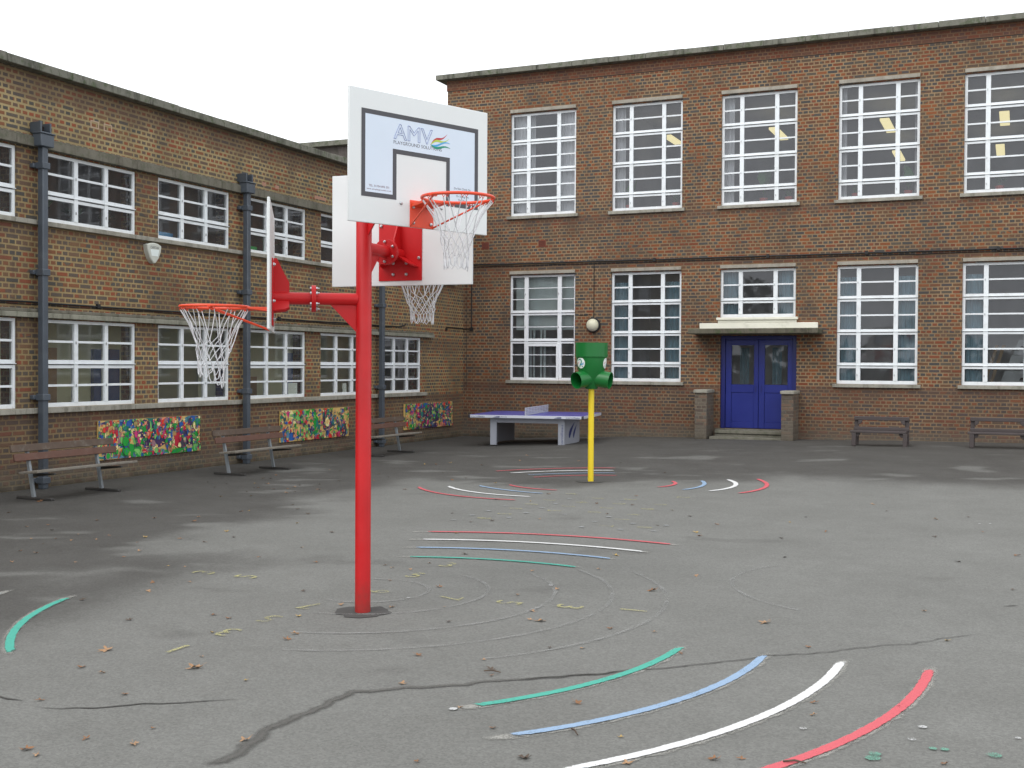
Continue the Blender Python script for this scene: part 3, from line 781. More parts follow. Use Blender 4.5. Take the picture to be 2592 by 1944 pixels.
for z0, z1, mi in ((.02, 2.68, 0), (2.95, 5.2, 1)):
    dep = 1.9 if mi == 0 else 3.4
    mb.quad((0, dep, z0), (25.6, dep, z0), (25.6, dep, z1), (0, dep, z1), mi)
    mb.quad((0, .31, z1), (25.6, .31, z1), (25.6, dep, z1), (0, dep, z1), mi)
    mb.quad((0, .31, z0), (25.6, .31, z0), (25.6, dep, z0), (0, dep, z0), 2)
    for u in (0, 16.0, 21.4, 25.6): mb.quad((u, .31, z0), (u, dep, z0), (u, dep, z1), (u, .31, z1), mi)
mb.build('interior', [M['room_olive'], M['room_brown'], M['floor_in']], low, recalc=False, smooth=False)
for u in (15.15, 18.5, 20.8, 24):
    m = MB(P=PL); m.box(u, u+.62, 1.83, 1.895, .03, 2.0); m.build('inner_door', M['room_blue'], low)
for u, h in ((13.6, 2.0), (16.6, 1.2), (18.9, 1.5), (22.6, 1.3)):
    m = MB(P=PL); m.box(u, u+.4, 1.5, 1.88, .03, h); m.build('cupboard', M['vault_wood'], low)
for k, (a, b) in enumerate(LC):
    window(low, PL, a, b, LU[0], LU[1], (1, 1, 1), [(4.135, 2), (3.755, 1)], 'glass_left', d0=.03, fr=.045, mull=.075)
    window(low, PL, a, b, LL[0], LL[1], (1, 1, 1), [(1.735, 2), (1.13, 2)], 'glass_left', d0=.03, fr=.045, mull=.075)
for nm, y1, d, z0, z1, mt in (('lintel_band', 25.2, -.10, 4.755, 4.88, 'concrete'), ('lintel_band', 24.0, -.10, 2.39, 2.462, 'concrete_pale'),
                              ('sill_band', 25.2, -.07, 3.685, 3.752, 'sill'), ('sill_band', 23.7, -.07, 1.05, 1.127, 'sill')):
    m = MB(P=PL); y = 9.0-9
    while y < y1:
        l = min(2.34, y1-y); m.box(y+.004, y+l, d, .06, z0, z1); y += 2.34
    m.build(nm, M[mt], low, bevel=.007)
    if nm == 'lintel_band':
        m = MB(P=PL); m.box(0, y1, d+.03, .03, z1+.001, z1+.03 if z0 > 3 else z1+.05); m.build('weathering', M['concrete'], low, bevel=.01)
for y in (12.12, 16.76, 21.48):                     # square cast pipes with hopper heads
    m = MB(P=PL); m.box(y-.05, y+.05, -.19, -.09, .0, 4.76)
    pp = m.build('drainpipe', M['pipe'], low, bevel=.012)
    m = MB(P=PL)
    m.box(y-.12, y+.12, -.23, -.065, 4.76, 4.93); m.box(y-.135, y+.135, -.245, -.06, 4.93, 4.955)
    m.build('hopper', M['pipe'], pp, bevel=.01)
    m = MB(P=PL); m.box(y-.10, y-.07, -.20, -.002, 4.957, 5.10); m.box(y+.07, y+.10, -.20, -.002, 4.957, 5.10)
    m.box(y-.07, y+.07, -.09, -.003, 4.957, 5.06, 1); m.build('outlet', [M['pipe'], M['vent_dark']], pp, bevel=.006)
    for z in (4.5, 3.02, 1.28, .12):
        m = MB(P=PL); m.box(y-.07, y+.07, -.21, -.075, z-.045, z+.045); m.box(y-.11, y+.11, -.075, -.002, z-.03, z+.03); m.build('collar', M['pipe'], pp, bevel=.008)
m = MB()
m.tube(wiggly(PL, (0, -.02, 2.61), (22.4, -.02, 2.6), 70, .015, 3), .014, 6); m.tube([PL(22.4, -.02, 2.6), PL(22.7, -.02, 2.64), PL(22.75, -.02, 2.68)], .014, 6)
m.tube([PL(24.75, -.02, 2.665), PL(YR-.02, -.02, 2.655)], .014, 6)
m.tube(wiggly(PL, (0, -.015, 2.58), (22, -.015, 2.57), 70, .03, 8), .006, 5)
for y in (13.3, 17.9, 24.75): m.box(XL+.001, XL+.04, y-.03, y+.03, 2.58, 2.64)
m.build('cable', M['cable'], low)

# repointed bricks high on the low wing
for y, z in ((13.25, 5.30), (13.52, 5.30)):
    m = MB(P=PL)
    for a in ((-.085, .085, -.055, -.04), (-.085, .085, .04, .055), (-.085, -.068, -.04, .04), (.068, .085, -.04, .04)): m.box(y+a[0], y+a[1], -.003, .002, z+a[2], z+a[3])
    m.build('repointing', M['repoint'], low)
for y, z, w_ in ((17.45, 5.03, .06), (17.85, 5.03, .06), (19.3, 5.02, .2)):
    m = MB(P=PL); m.box(y-w_, y+w_, -.003, .002, z-.032, z+.032); m.build('new_brick', M['new_brick'], low)

# ------------------------------------------------------------------ basketball post
POST = Vector((-4.265, 7.094, 0))
post = empty('basketball_post', POST, 'red basketball post carrying three white backboards at different heights', 'basketball post')
m = MB(); m.lathe([(.0555, 0), (.0555, 2.965), (.05, 2.98), (.001, 2.98)], 40, POST); m.build('pole', M['red_pole'], post)

def make_net(o, r0, seed, skew=(0, 0), L=.47, tight=1.0, bunch=0):
    rn = random.Random(seed); mb = MB(); n = 12
    prof = [(r0*.985, -.012), (r0*.62, -.205), (r0*.52, -.265), (r0*.46, -.32), (r0*.425, -.37), (r0*.40, -.415)]
    lev = []
    for k, (r, z) in enumerate(prof):
        ring = []
        for i in range(n):
            a = 2*PI*(i + (.5 if k % 2 else 0))/n + rn.uniform(-.05, .05)*(k > 0)
            rr = r*(tight if k else 1)*(1+rn.uniform(-.07, .07)*(k > 0)); zz = z*L/.47 + rn.uniform(-.012, .012)*(k > 0)
            f = (-z/.45)
            zz -= bunch*f*f*max(0, math.cos(a-2.2))
            ring.append(Vector((rr*math.cos(a)+skew[0]*f*f, rr*math.sin(a)+skew[1]*f*f, zz)))
        lev.append(ring)
    for k in range(len(lev)-1):
        for i in range(n):
            js = (i, (i-1) % n) if k % 2 == 0 else (i, (i+1) % n)
            for q, j in enumerate(js):
                a = lev[k][i].copy(); b = lev[k+1][j]
                if k == 0:
                    t = Vector((-a.y, a.x, 0)).normalized()*(.014 if q == 0 else -.014); a = a+t
                mid = (a+b)/2 + Vector((rn.uniform(-.006, .006), rn.uniform(-.006, .006), 0)) - Vector((a.x, a.y, 0))*(.05 if k == 0 else 0)
                mb.tube([o+a, o+mid, o+b], (.0028 if k else .0032), 5, caps=False)
    for k in range(1, len(lev)):
        for p in lev[k]: mb.lathe([(.001, -.006), (.006, 0), (.001, .006)], 5, o+p)
    last = lev[-1]
    for i in range(n):
        a, b = last[i], last[(i+1) % n]; d = Vector((0, 0, -.05-rn.uniform(0, .03)))
        mb.tube([o+a, o+a+d*.7+(b-a)*.15, o+(a+b)/2+d, o+b+d*.7+(a-b)*.15, o+b], .0036, 5, caps=False)
    return mb

AMV = fit_text('AMV', .33, .10, .0019)
T_PS = fit_text('PLAYGROUND SOLUTIONS', .416, .022)
T_TEL = fit_text('TEL. 01704 895 331', .166, .0135); T_WWW = fit_text('www.amvplaygrounds.co.uk', .20, .0095)
T_DNC = [fit_text(s, w, .0145) for s, w in (('Do Not Climb On', .152), ('The Frame', .09), ('Or Swing On', .115), ('The Ring', .083))]
def head(ang, zb, D, seed, net):
    """one arm with its board, hoop and net; local x = right seen from the front, y = towards the pole, z = height"""
    a = R(ang); X = Vector((-math.sin(a), math.cos(a), 0)); Y = Vector((-math.cos(a), -math.sin(a), 0))
    Mt = Matrix(((X.x, Y.x, 0, POST.x), (X.y, Y.y, 0, POST.y), (0, 0, 1, 0), (0, 0, 0, 1)))
    za = zb+.232; T = .018; k = .98
    m = MB(Mt)
    m.tube([(0, -.04, za), (0, -.335, za)], .043, 24); m.tube([(0, -.36, za), (0, -D+T+.002, za)], .043, 24)
    arm = m.build('arm', M['red'], post)
    m = MB(Mt)
    m.lathe([(.093, 0), (.095, .002), (.095, .0125), (.0935, .0145), (.0935, .0165), (.095, .018), (.095, .029), (.093, .031)], 36, (0, -.335, za), (0, -1, 0))
    m.build('flange', M['red'], arm)
    for b in range(6):
        m = MB(Mt)
        th = PI/6 + b*PI/3; x, z = .073*math.cos(th), .073*math.sin(th)
        m.tube([(x, -.378, za+z), (x, -.31, za+z)], .005, 8); m.lathe([(.0105, 0), (.0105, .011), (.007, .013)], 6, (x, -.335, za+z), (0, 1, 0)); m.lathe([(.0105, 0), (.0105, .009), (.007, .011)], 6, (x, -.3655, za+z), (0, -1, 0))
        m.build('bolt', M['steel'], arm)
    m = MB(Mt)                                                     # triangular gusset under the arm
    m.prism([(-.05, -.04), (-.105, -.04), (-.235, -.04), (-.05, -.235), (-.05, -.10)], (-.005, 0, za), (0, 1, 0), (0, 0, 1), (.01, 0, 0))
    m.build('gusset', M['red'], arm)
    m = MB(Mt); yb = -D+T
    m.box(-.18, .18, yb+.001, yb+.009, zb+.036, zb+.50); bp = m.build('mounting_plate', M['red'], post, bevel=.003)
    bp['label'] = 'red steel plate on the back of a board'
    m = MB(Mt)
    y0 = yb+.0095
    m.prism([(0, .03), (.108, .03), (.108, .11), (.07, .18), (.022, .28), (0, .28)], (-.005, y0, za), (0, 1, 0), (0, 0, 1), (.01, 0, 0))
    m.build('fin', M['red'], bp)
    for s in (-1, 1):
        m = MB(Mt)
        dx, dz = s*math.sin(R(122)), math.cos(R(122))
        m.prism([(.03, 0), (.03, .108), (.13, .108), (.16, .08), (.178, 0)], Vector((0, y0, za))-Vector((-dz, 0, dx))*.005, (dx, 0, dz), (0, 1, 0), (-dz*.01, 0, dx*.01))
        m.build('fin', M['red'], bp)
    for x, z in ((-.157, .205), (.157, .205), (-.055, .17), (.055, .17), (-.055, .085), (.055, .085), (-.157, .455), (.157, .455)):
        m = MB(Mt); m.lathe([(.013, 0), (.013, .009), (.008, .012), (.008, .018)], 6, (x, yb+.0092, zb+z), (0, 1, 0))
        m.build('bolt', M['steel'], bp)
    m = MB(Mt); m.box(-.6*k, .6*k, -D, -D+T, zb, zb+.875*k); bd = m.build('backboard', M['board'], post, bevel=.004)
    F = lambda u, v, q: ((u-.6)*k, -D-q, zb+v*k)                         # u, v on the front face of the board, k proud of it
    m = MB(Mt)
    K = .0012
    for u0, u1, v0, v1 in ((.129, .353, .203, .714), (.849, 1.078, .203, .714), (.353, .849, .51, .714)):
        m.quad(F(u0, v0, .0006), F(u1, v0, .0006), F(u1, v1, .0006), F(u0, v1, .0006), 1)
    for u0, u1, v0, v1 in ((.098, .129, .172, .745), (1.078, 1.11, .172, .745), (.129, 1.078, .714, .745), (.129, .385, .172, .203),
                           (.817, 1.078, .172, .203), (.354, .385, .203, .51), (.817, .849, .203, .51), (.385, .817, .479, .51)):
        m.quad(F(u0, v0, K), F(u1, v0, K), F(u1, v1, K), F(u0, v1, K), 0)
    m.build('board_marking', [M['board_grey'], M['board_blue']], bd, recalc=False, smooth=False)
    TM = lambda u, v, q: Mt @ Matrix.Translation(((u-.6)*k, -D-q, zb+v*k)) @ Matrix.Rotation(PI/2, 4, 'X') @ Matrix.Scale(k, 4)
    INK = [M['ink'], M['ink_red'], M['ink_blue']]
    m = MB(); m.mesh(*AMV, TM(.527, .58, .002), 2); m.mesh(*T_PS, TM(.568, .545, K)); m.build('lettering', INK, bd, recalc=False, smooth=False)
    m = MB(); m.mesh(*T_TEL, TM(.241, .240, K), 1); m.mesh(*T_WWW, TM(.241, .22, K), 1); m.build('contact_line', INK, bd, recalc=False, smooth=False)
    m = MB()
    for i, (v, g) in enumerate(zip((.298, .272, .245, .218), T_DNC)): m.mesh(*g, TM(.965, v, K), 1 if i % 2 else 0)
    m.build('warning_text', INK, bd, recalc=False, smooth=False)
    m = MB(Mt)
    for i, (tipu, tipv, c1v, w) in enumerate(((.823, .668, .632, .017), (.838, .637, .617, .014), (.85, .607, .594, .014), (.85, .575, .564, .016))):
        up = []; dn = []
        for q in range(13):
            f = q/12; u = .676+(tipu-.676)*f
            v = .579*(1-f)**2 + 2*f*(1-f)*c1v + tipv*f*f + .012*math.sin(2*PI*f)*(1 if i < 2 else -.8)
            hw = w*math.sin(PI*min(1, f**.7))*.42+.0012
            up.append((u, v+hw)); dn.append((u, v-hw))
        vs = [F(u, v, K+i*.0003) for u, v in up] + [F(u, v, K+i*.0003) for u, v in dn]
        m.add(vs, [(j, j+1, 14+j, 13+j) for j in range(12)], i)
    m.build('logo', [M['w_red'], M['w_lime'], M['w_blue'], M['w_green']], bd, recalc=False, smooth=False)
    for u in (.425, .775):
        m = MB(Mt); m.lathe([(.013, 0), (.012, .004), (.006, .008)], 14, F(u, .154, .0005), (0, -1, 0))
        m.build('bolt', M['steel'], bd)
    # hoop
    rr = .232; zr = zb+.165; cy = -D-.375
    m = MB(Mt)
    m.tube([(rr*math.cos(2*PI*i/56), cy+rr*math.sin(2*PI*i/56), zr) for i in range(56)], .0105, 12, closed=True)
    m.tube([(-.062, -D-.145, zr-.012), (-.085, -D-.005, zr-.01)], .008, 8)
    m.tube([(.062, -D-.145, zr-.012), (.085, -D-.005, zr-.01)], .008, 8)
    for s in (-1, 1):
        m.tube([(s*.095, -D-.006, zr-.155), (s*(rr-.012), cy-.02, zr-.008)], .0062, 8)
        th = -.05 if s > 0 else PI+.05
        m.box(s*(rr-.012)-.025, s*(rr-.012)+.025, cy-.03, cy-.01, zr-.012, zr-.004)
    for i in range(12):                                             # wire hooks for the net
        th = 2*PI*i/12; p = Vector((rr*math.cos(th), cy+rr*math.sin(th), zr-.009)); tt = Vector((-math.sin(th), math.cos(th), 0))
        m.tube([p-tt*.022, p-tt*.012+Vector((0, 0, -.016)), p, p+tt*.012+Vector((0, 0, -.016)), p+tt*.022], .0028, 5)
    hp = m.build('hoop', M['orange'], post)
    m = MB(Mt); m.box(-.10, .10, -D-.006, -D-.0002, zr-.165, zr+.015)
    m.prism([(0, 0), (-.15, 0), (-.15, -.012), (0, -.03)], (-.09, -D-.006, zr), (0, 1, 0), (0, 0, 1), (.18, 0, 0))
    m.build('bracket_plate', M['orange'], hp, bevel=.003)
    for x in (-.075, .075):
        for z in (-.03, -.135):
            m = MB(Mt); m.lathe([(.0115, 0), (.0115, .007), (.006, .010)], 8, (x, -D-.0062, zr+z), (0, -1, 0))
            m.build('bolt', M['steel'], hp)
    mm = make_net(Vector((0, cy, zr-.012)), rr, seed, **net); mm.v = [Mt @ v for v in mm.v]
    mm.build('net', M['net'], hp)
head(213.85, 1.996, .655, 1, dict(L=.46, skew=(.0, -.03), bunch=.10, tight=.95))
head(336.7, 2.679, .652, 2, dict(L=.43, skew=(.02, .04), tight=.86, bunch=-.02))
head(93.5, 2.366, .615, 3, dict(L=.405))

# ------------------------------------------------------------------ ball catcher on the yellow pole
BC = Vector((-5.9, 16.436, gz(-5.9, 16.436)))
bc = empty('ball_catcher', BC, 'green ball funnel with open spouts on a yellow pole', 'ball catcher')
m = MB(); m.lathe([(.044, 0), (.044, 1.45)], 28, BC); m.build('pole', M['yellow'], bc)
m = MB()
m.lathe([(.236, 2.095), (.243, 2.095), (.243, 1.885), (.226, 1.875), (.222, 1.80), (.205, 1.70), (.17, 1.58), (.125, 1.48), (.09, 1.40), (.02, 1.40), (.02, 1.5), (.19, 1.72), (.236, 1.9), (.236, 2.095)], 44, BC)
fn = m.build('funnel', M['green'], bc)
view = math.atan2(-BC.y, -BC.x)                    # direction from the pole towards the yard's entrance
for k, da in enumerate((R(-49), R(72), R(191))):
    th = view+da; dx, dy = math.cos(th), math.sin(th)
    ax = Vector((dx, dy, -.16)).normalized()
    m = MB(); m.lathe([(.126, .05), (.126, .305), (.120, .305), (.120, .06), (.126, .05)], 32, BC+Vector((0, 0, 1.575)), ax)
    m.build('spout', M['green'], bc)
    # round number sticker above the spout
    m = MB(); zc, rs = 1.79, .082
    def on(u, v, k_):
        r = .2215 - (1.80-(zc+v))*.17 if zc+v < 1.80 else .2225
        a_ = th+.02+u/.215; return BC+Vector(((r+k_)*math.cos(a_), (r+k_)*math.sin(a_), zc+v))
    def disc(r, k_, mi, n=24, f=lambda a: 1.0):
        rings = [[on(r*q/4*math.cos(2*PI*i/n)*f(2*PI*i/n), r*q/4*math.sin(2*PI*i/n)*f(2*PI*i/n), k_) for i in range(n)] for q in range(1, 5)]
        vs = [on(0, 0, k_)] + [p for g in rings for p in g]
        fs = [(0, 1+i, 1+(i+1) % n) for i in range(n)]
        for q in range(3): fs += [(1+q*n+i, 1+q*n+(i+1) % n, 1+(q+1)*n+(i+1) % n, 1+(q+1)*n+i) for i in range(n)]
        m.add(vs, fs, mi)
    disc(rs, .004, 0); 
    st = m.build('sticker', M['badge'], bc, recalc=False)
    m = MB()
    vs, fs = fit_text('213'[k], .085, .125)
    m.add([on(v.x, v.y-.062, .0065) for v in vs], fs, 0)
    for i, (c0, c1, mi) in enumerate((((-.07, -.02), (-.015, .018), 1), ((.0, -.03), (.065, .0), 2), ((.005, -.035), (.062, -.018), 2))):
        m.add([on(c0[0], c0[1], .008), on(c0[0]+.01, c0[1]+.012, .008), on(c1[0], c1[1]+.008, .008), on(c1[0], c1[1], .008)], [(0, 1, 2, 3)], mi)
    m.build('number', [M['w_green'], M['w_red'], M['w_blue']], st, recalc=False)

# ------------------------------------------------------------------ table tennis table
TT = Vector((-9.717, 23.543, gz(-9.7, 23.3)))
tt = empty('table_tennis_table', TT, 'blue topped outdoor table tennis table with grey legs near the corner', 'table')
TM_ = Matrix.Translation(TT) @ Matrix.Rotation(.159, 4, 'Z')
L2, D2, TZ = 1.235, 1.08, .70-TT.z
m = MB(TM_); m.box(-L2, L2, -D2, D2, TZ-.018, TZ); tp = m.build('tabletop', M['table_blue'], tt, bevel=.006)
m = MB(TM_)
for a in ((-L2, L2, -D2-.012, -D2-.0005), (-L2, L2, D2+.0005, D2+.012), (-L2-.012, -L2-.0005, -D2, D2), (L2+.0005, L2+.012, -D2, D2)): m.box(*a, TZ-.062, TZ-.003)
m.build('edge_band', M['table_line'], tp, bevel=.003)
for sx in (-1, 1):
    for sy in (-1, 1):
        m = MB(TM_); m.box(sx*L2-.022, sx*L2+.022, sy*D2-.022, sy*D2+.022, TZ-.066, TZ-.001); m.build('corner_guard', M['table_dark'], tp, bevel=.008)
brand = fit_text('cornilleau', .30, .035)
for x in (-L2+.19, L2-.20):
    m = MB(); m.mesh(*brand, TM_ @ Matrix.Translation((x, -D2-.0135, TZ-.052)) @ Matrix.Rotation(PI/2, 4, 'X')); m.build('lettering', M['table_ink'], tp, recalc=False, smooth=False)
sw = [(-.55, -.04), (-.4, .0), (-.3, .0), (-.3, -.035)]
for x0 in (-.72, .62):
    m = MB(); m.add([TM_ @ Vector((x0+a, -D2-.0135, TZ-.018+b)) for a, b in ((0, -.034), (.16, -.034), (.16, -.008), (.09, -.01))], [(0, 1, 2, 3)]); m.build('emblem', M['table_ink'], tp, recalc=False, smooth=False)
m = MB(); m.mesh(*fit_text('PRO 510', .13, .022), TM_ @ Matrix.Translation((-.47, -D2-.0135, TZ-.05)) @ Matrix.Rotation(PI/2, 4, 'X'))
m.build('lettering', M['table_ink'], tp, recalc=False, smooth=False)
m = MB(TM_)
m.box(-.0125, .0125, -D2-.008, D2+.008, TZ+.001, TZ+.012)
for i in range(5): m.box(-.008, .008, -D2-.008, D2+.008, TZ+.014+i*.031, TZ+.014+i*.031+.023)
for y in [-D2-.006+i*(2*D2+.012)/8 for i in range(9)]: m.box(-.005, .005, y-.01, y+.01, TZ+.012, TZ+.165)
m.build('net', M['table_line'], tt, bevel=.002)
for q in ((-.70, .77, -.93, -.89, TZ-.17), (-.70, .77, .86, .90, TZ-.17), (-.66, .66, -.88, .85, TZ-.06)):
    m = MB(TM_); m.box(*q, TZ-.03); m.build('beam', M['table_grey'], tt, bevel=.006)
for s in (-1, 1):
    m = MB(TM_); x0 = s*.745; n = 16; zt = TZ-.031
    inn = []; out = []
    for i in range(n+1):
        f = i/n; y = -.86+1.72*f; bx = x0+s*(.16*math.sin(PI*f))
        out.append((bx+s*.016, y)); inn.append((bx-s*.016, y))
    poly = out + inn[::-1]
    m.prism(poly, (0, 0, .0), (1, 0, 0), (0, 1, 0), (0, 0, zt))
    fl = s*.745
    m.box(fl-.065, fl+.075, -.945, -.865, 0, zt)
    lg = m.build('leg', M['table_grey'], tt, bevel=.006)
    if s > 0:
        m = MB()
        m.mesh(*fit_text('cornilleau', .43, .055), TM_ @ Matrix.Translation((fl+.048, -.9465, .23)) @ Matrix.Rotation(PI/2, 4, 'X') @ Matrix.Rotation(PI/2, 4, 'Z'))
        m.build('lettering', M['table_ink'], lg, recalc=False, smooth=False); m = MB()
        def onl(f, z):
            bx = x0+s*.16*math.sin(PI*f)+s*.0185; return TM_ @ Vector((bx, -.86+1.72*f, z))
        for k, (fa, wa) in enumerate(((.18, .055), (.28, .06))):
            up = []; dn = []
            for q in range(11):
                g = q/10; z = .16+.33*g; fc = fa+.16*g*g + (.03 if k else 0)
                hw = wa*math.sin(PI*min(1, .08+g*.92))*.6+.003
                up.append(onl(fc+hw, z+.02*k)); dn.append(onl(fc-hw, z-.02*k))
            m.add(up+dn, [(j, j+1, 12+j, 11+j) for j in range(10)])
        m.build('emblem', M['table_ink'], lg, recalc=False, smooth=False)

# ------------------------------------------------------------------ benches
def slat_bench():
    b = empty('slat_bench', (0, 0, 0))
    # local: x = away from the wall (front), y along the bench
    H = .90
    def plank(nm, y0, y1, o, ax, w, th, mt):
        m = MB(); q = Vector((ax[0], 0, ax[1])); n_ = Vector((-ax[1], 0, ax[0]))
        o = Vector((o[0], 0, o[1]))
        pl = [o, o+q*w, o+q*w+n_*th, o+n_*th]
        m.add([(p.x, y, p.z) for y in (y0, y1) for p in pl], [(0, 1, 2, 3), (7, 6, 5, 4), (0, 4, 5, 1), (1, 5, 6, 2), (2, 6, 7, 3), (3, 7, 4, 0)])
        o_ = m.build(nm, M[mt], b, bevel=.006); return o_
    u = Vector((-.30, 0, .954))
    plank('back_slat', -H, H, (-.02, .625), (-.20, .98), .092, .035, 'wood')
    plank('back_slat', -H+.03, H+.03, (.004, .51), (-.20, .98), .092, .035, 'wood_red')
    for i, x in enumerate((.04, .15, .26)): plank('seat_slat', -H+.05, H+.05, (x, .345+.010*i), (.995, .09), .10, .032, 'wood_grey')
    for y in (-.60, .60):
        m = MB(); m.box(-.035, .035, y-.03, y+.03, 0, .02)
        up = [(0.02, 0), (.07, 0), (-.075, .70), (-.12, .70)]
        m = MB(); m.prism(up, (0, y-.018, 0), (1, 0, 0), (0, 0, 1), (0, .036, 0)); m.build('leg', M['leg_grey'], b, bevel=.004)
        m = MB(); m.prism([(-.06, .285), (.37, .33), (.37, .352), (-.06, .328)], (0, y+.0185, 0), (1, 0, 0), (0, 0, 1), (0, .03, 0)); m.build('seat_bracket', M['leg_dark'], b, bevel=.004)
        m = MB(); m.box(-.24, .36, y-.03, y+.03, .0, .035); m.build('foot_rail', M['leg_dark'], b, bevel=.008)
    return b
sb = slat_bench()
LBL = ['brown slatted bench beside the first drainpipe, nearest the camera', 'brown slatted bench between two painted murals on the left wall',
       'brown slatted bench partly hidden behind the red post']
for i, (x, y, rz) in enumerate([(-11.62, 11.71, .0), (-11.47, 15.52, .0), (-11.42, 19.75, 0)]):
    o = sb if i == 0 else copy_tree(sb)
    o.location = (x, y, gz(x, y)); o.rotation_euler.z = rz
    tag(o, LBL[i], 'bench', 'slatted benches along the left wall')
def stool_bench():
    b = empty('plastic_bench', (0, 0, 0))
    W = .53
    m = MB(); m.box(-W-.03, W-.02, -.30, -.165, .262, .305); m.box(-W-.03, W-.02, -.155, .0, .262, .305); m.build('seat', M['plastic_brown'], b, bevel=.008)
    m = MB(); m.box(-W, W, .10, .145, .50, .575); m.build('back_rail', M['plastic_brown'], b, bevel=.008)
    m = MB(); m.box(-W, W, .05, .095, .30, .365); m.build('back_rail', M['plastic_brown'], b, bevel=.008)
    for s in (-1, 1):
        m = MB(); x = s*(W-.045)
        m.box(x-.04, x+.04, -.30, -.23, 0, .261); m.box(x-.04, x+.04, .148, .21, 0, .575); m.box(x-.035, x+.035, -.2295, .1475, .19, .2605)
        # curved knee brackets
        for (zz, yy) in ((.50, .10), (.262, -.25)):
            c = [(0, 0)] + [(-s*.085*math.cos(q*PI/10), -.085*math.sin(q*PI/10)) for q in range(6)]
            m.prism(c, (x-s*.035, yy, zz-.001), (1, 0, 0), (0, 0, 1), (0, .045, 0))
        m.build('leg', M['plastic_brown'], b, bevel=.008)
    return b
pb = stool_bench()
for i, (x, y, lab) in enumerate(((-2.50, 24.05, 'low dark plastic bench just right of the blue doors'), (-.32, 24.15, 'low dark plastic bench cut off by the right edge'))):
    o = pb if i == 0 else copy_tree(pb)
    o.location = (x, y, gz(x, y)); tag(o, lab, 'bench', 'dark plastic benches by the tall block')

# ------------------------------------------------------------------ murals
def art_mat(name, cols):
    out = []
    for i, c in enumerate(cols): out.append(plain(name+str(i), V(*c), .55, .14, 9))
    return out
ART = art_mat('mural_paint_', [(206, 172, 104), (38, 88, 158), (186, 40, 60), (30, 150, 56), (224, 140, 110), (70, 52, 90), (120, 190, 100), (86, 130, 150),
                               (206, 60, 120), (228, 214, 150), (70, 70, 84), (214, 52, 40), (150, 110, 120), (40, 120, 110)])
def mural(y0, y1, z0, z1, seed, zones, lab, n=420, small=1.0, feats=()):
    rn = random.Random(seed)
    m = MB(P=PL); m.box(y0, y1, -.032, -.012, z0, z1, 0)
    d = [-.0325]
    def shape(cy, cz, ry, rz, mi, k=11, irr=.35, rot=0, sd=None, line=0):
        s = rn.random()*99 if sd is None else sd; pts = []
        if line: shape(cy, cz, ry+line, rz+line, 10, k, irr, rot, s)
        d[0] -= .000012
        for i in range(k):
            a = 2*PI*i/k; q = 1+irr*noise.noise(Vector((math.cos(a)*1.3, math.sin(a)*1.3, s)))*1.6
            py, pz = ry*q*math.cos(a), rz*q*math.sin(a)
            yy = cy+py*math.cos(rot)-pz*math.sin(rot); zz = cz+py*math.sin(rot)+pz*math.cos(rot)
            pts.append((min(max(yy, y0), y1), d[0], min(max(zz, z0), z1)))
        m.add(pts, [tuple(range(k))], mi)
    for cy, cz, ry, rz, mi in zones:
        shape(y0+(y1-y0)*cy, z0+(z1-z0)*cz, ry, rz, mi, 14, .3)
    W = [0, 0, 1, 1, 2, 3, 3, 3, 4, 5, 6, 6, 7, 7, 9, 9, 10, 11, 12, 13, 13]
    for i in range(n):
        cy = rn.uniform(y0, y1); cz = rn.uniform(z0, z1); f = 1.25-i/n
        r = rn.uniform(.015, .075)*f*small
        kind = rn.random()
        if kind < .34: shape(cy, cz, r*rn.uniform(.5, 1.3), r*rn.uniform(.6, 1.5), rn.choice(W), 12, .3, 0, None, .004)
        elif kind < .58: shape(cy, cz, r*1.6, r*.3, rn.choice(W), 9, .3, rn.uniform(0, PI))
        elif kind < .86:                                    # a small figure: head, body, hair
            c = rn.choice((4, 9, 0, 12)); h = r*.62; b = rn.choice((1, 2, 3, 3, 6, 9, 8, 11, 13))
            for q in (-1, 1): shape(cy+q*h*1.5, cz+h*.7, h*1.0, h*.3, b, 8, .1, q*rn.uniform(.2, .9)); shape(cy+q*h*.5, cz-h*2.2, h*.3, h*1.1, rn.choice((10, 1, 5)), 8, .1)
            shape(cy, cz, h*1.1, h*1.8, b, 10, .15, 0, None, .004); shape(cy, cz+h*2.4, h*.9, h*1.0, c, 12, .08, 0, None, .004); shape(cy, cz+h*3.2, h*.9, h*.45, rn.choice((5, 10, 0, 11)))
        else:
            c = rn.choice(W)
            for q in range(rn.randint(3, 6)): shape(cy+q*.016, cz, .005, r*1.1, c, 7, .2)
    for f in feats: shape(*f)
    o = m.build('mural', ART, None, recalc=False, smooth=False)
    return tag(o, lab, 'mural', 'painted panels along the left wall')
mural(13.28, 15.62, .305, .895, 4,
      [(.07, .8, .16, .2, 0), (.28, .85, .22, .18, 1), (.36, .75, .14, .13, 9), (.5, .85, .3, .12, 13), (.62, .9, .2, .08, 4), (.72, .8, .3, .14, 11), (.92, .85, .2, .12, 7),
       (.2, .5, .25, .16, 1), (.5, .5, .3, .2, 5), (.75, .45, .3, .25, 2), (.9, .4, .2, .2, 5), (.85, .05, .5, .05, 3), (.4, .05, .6, .04, 7), (.96, .2, .08, .12, 6), (.3, .2, .25, .1, 3)],
      'long colourful painted mural behind the nearest bench, with green wheels', 430, 1.0,
      [(13.47, .36, .06, .065, 12, 20, .03), (13.47, .36, .04, .045, 3, 20, .03), (13.86, .405, .055, .06, 3, 20, .03), (13.86, .405, .016, .02, 13, 12, .03),
       (13.84, .56, .06, .075, 3, 20, .02), (13.66, .49, .02, .025, 9, 14, .03)])
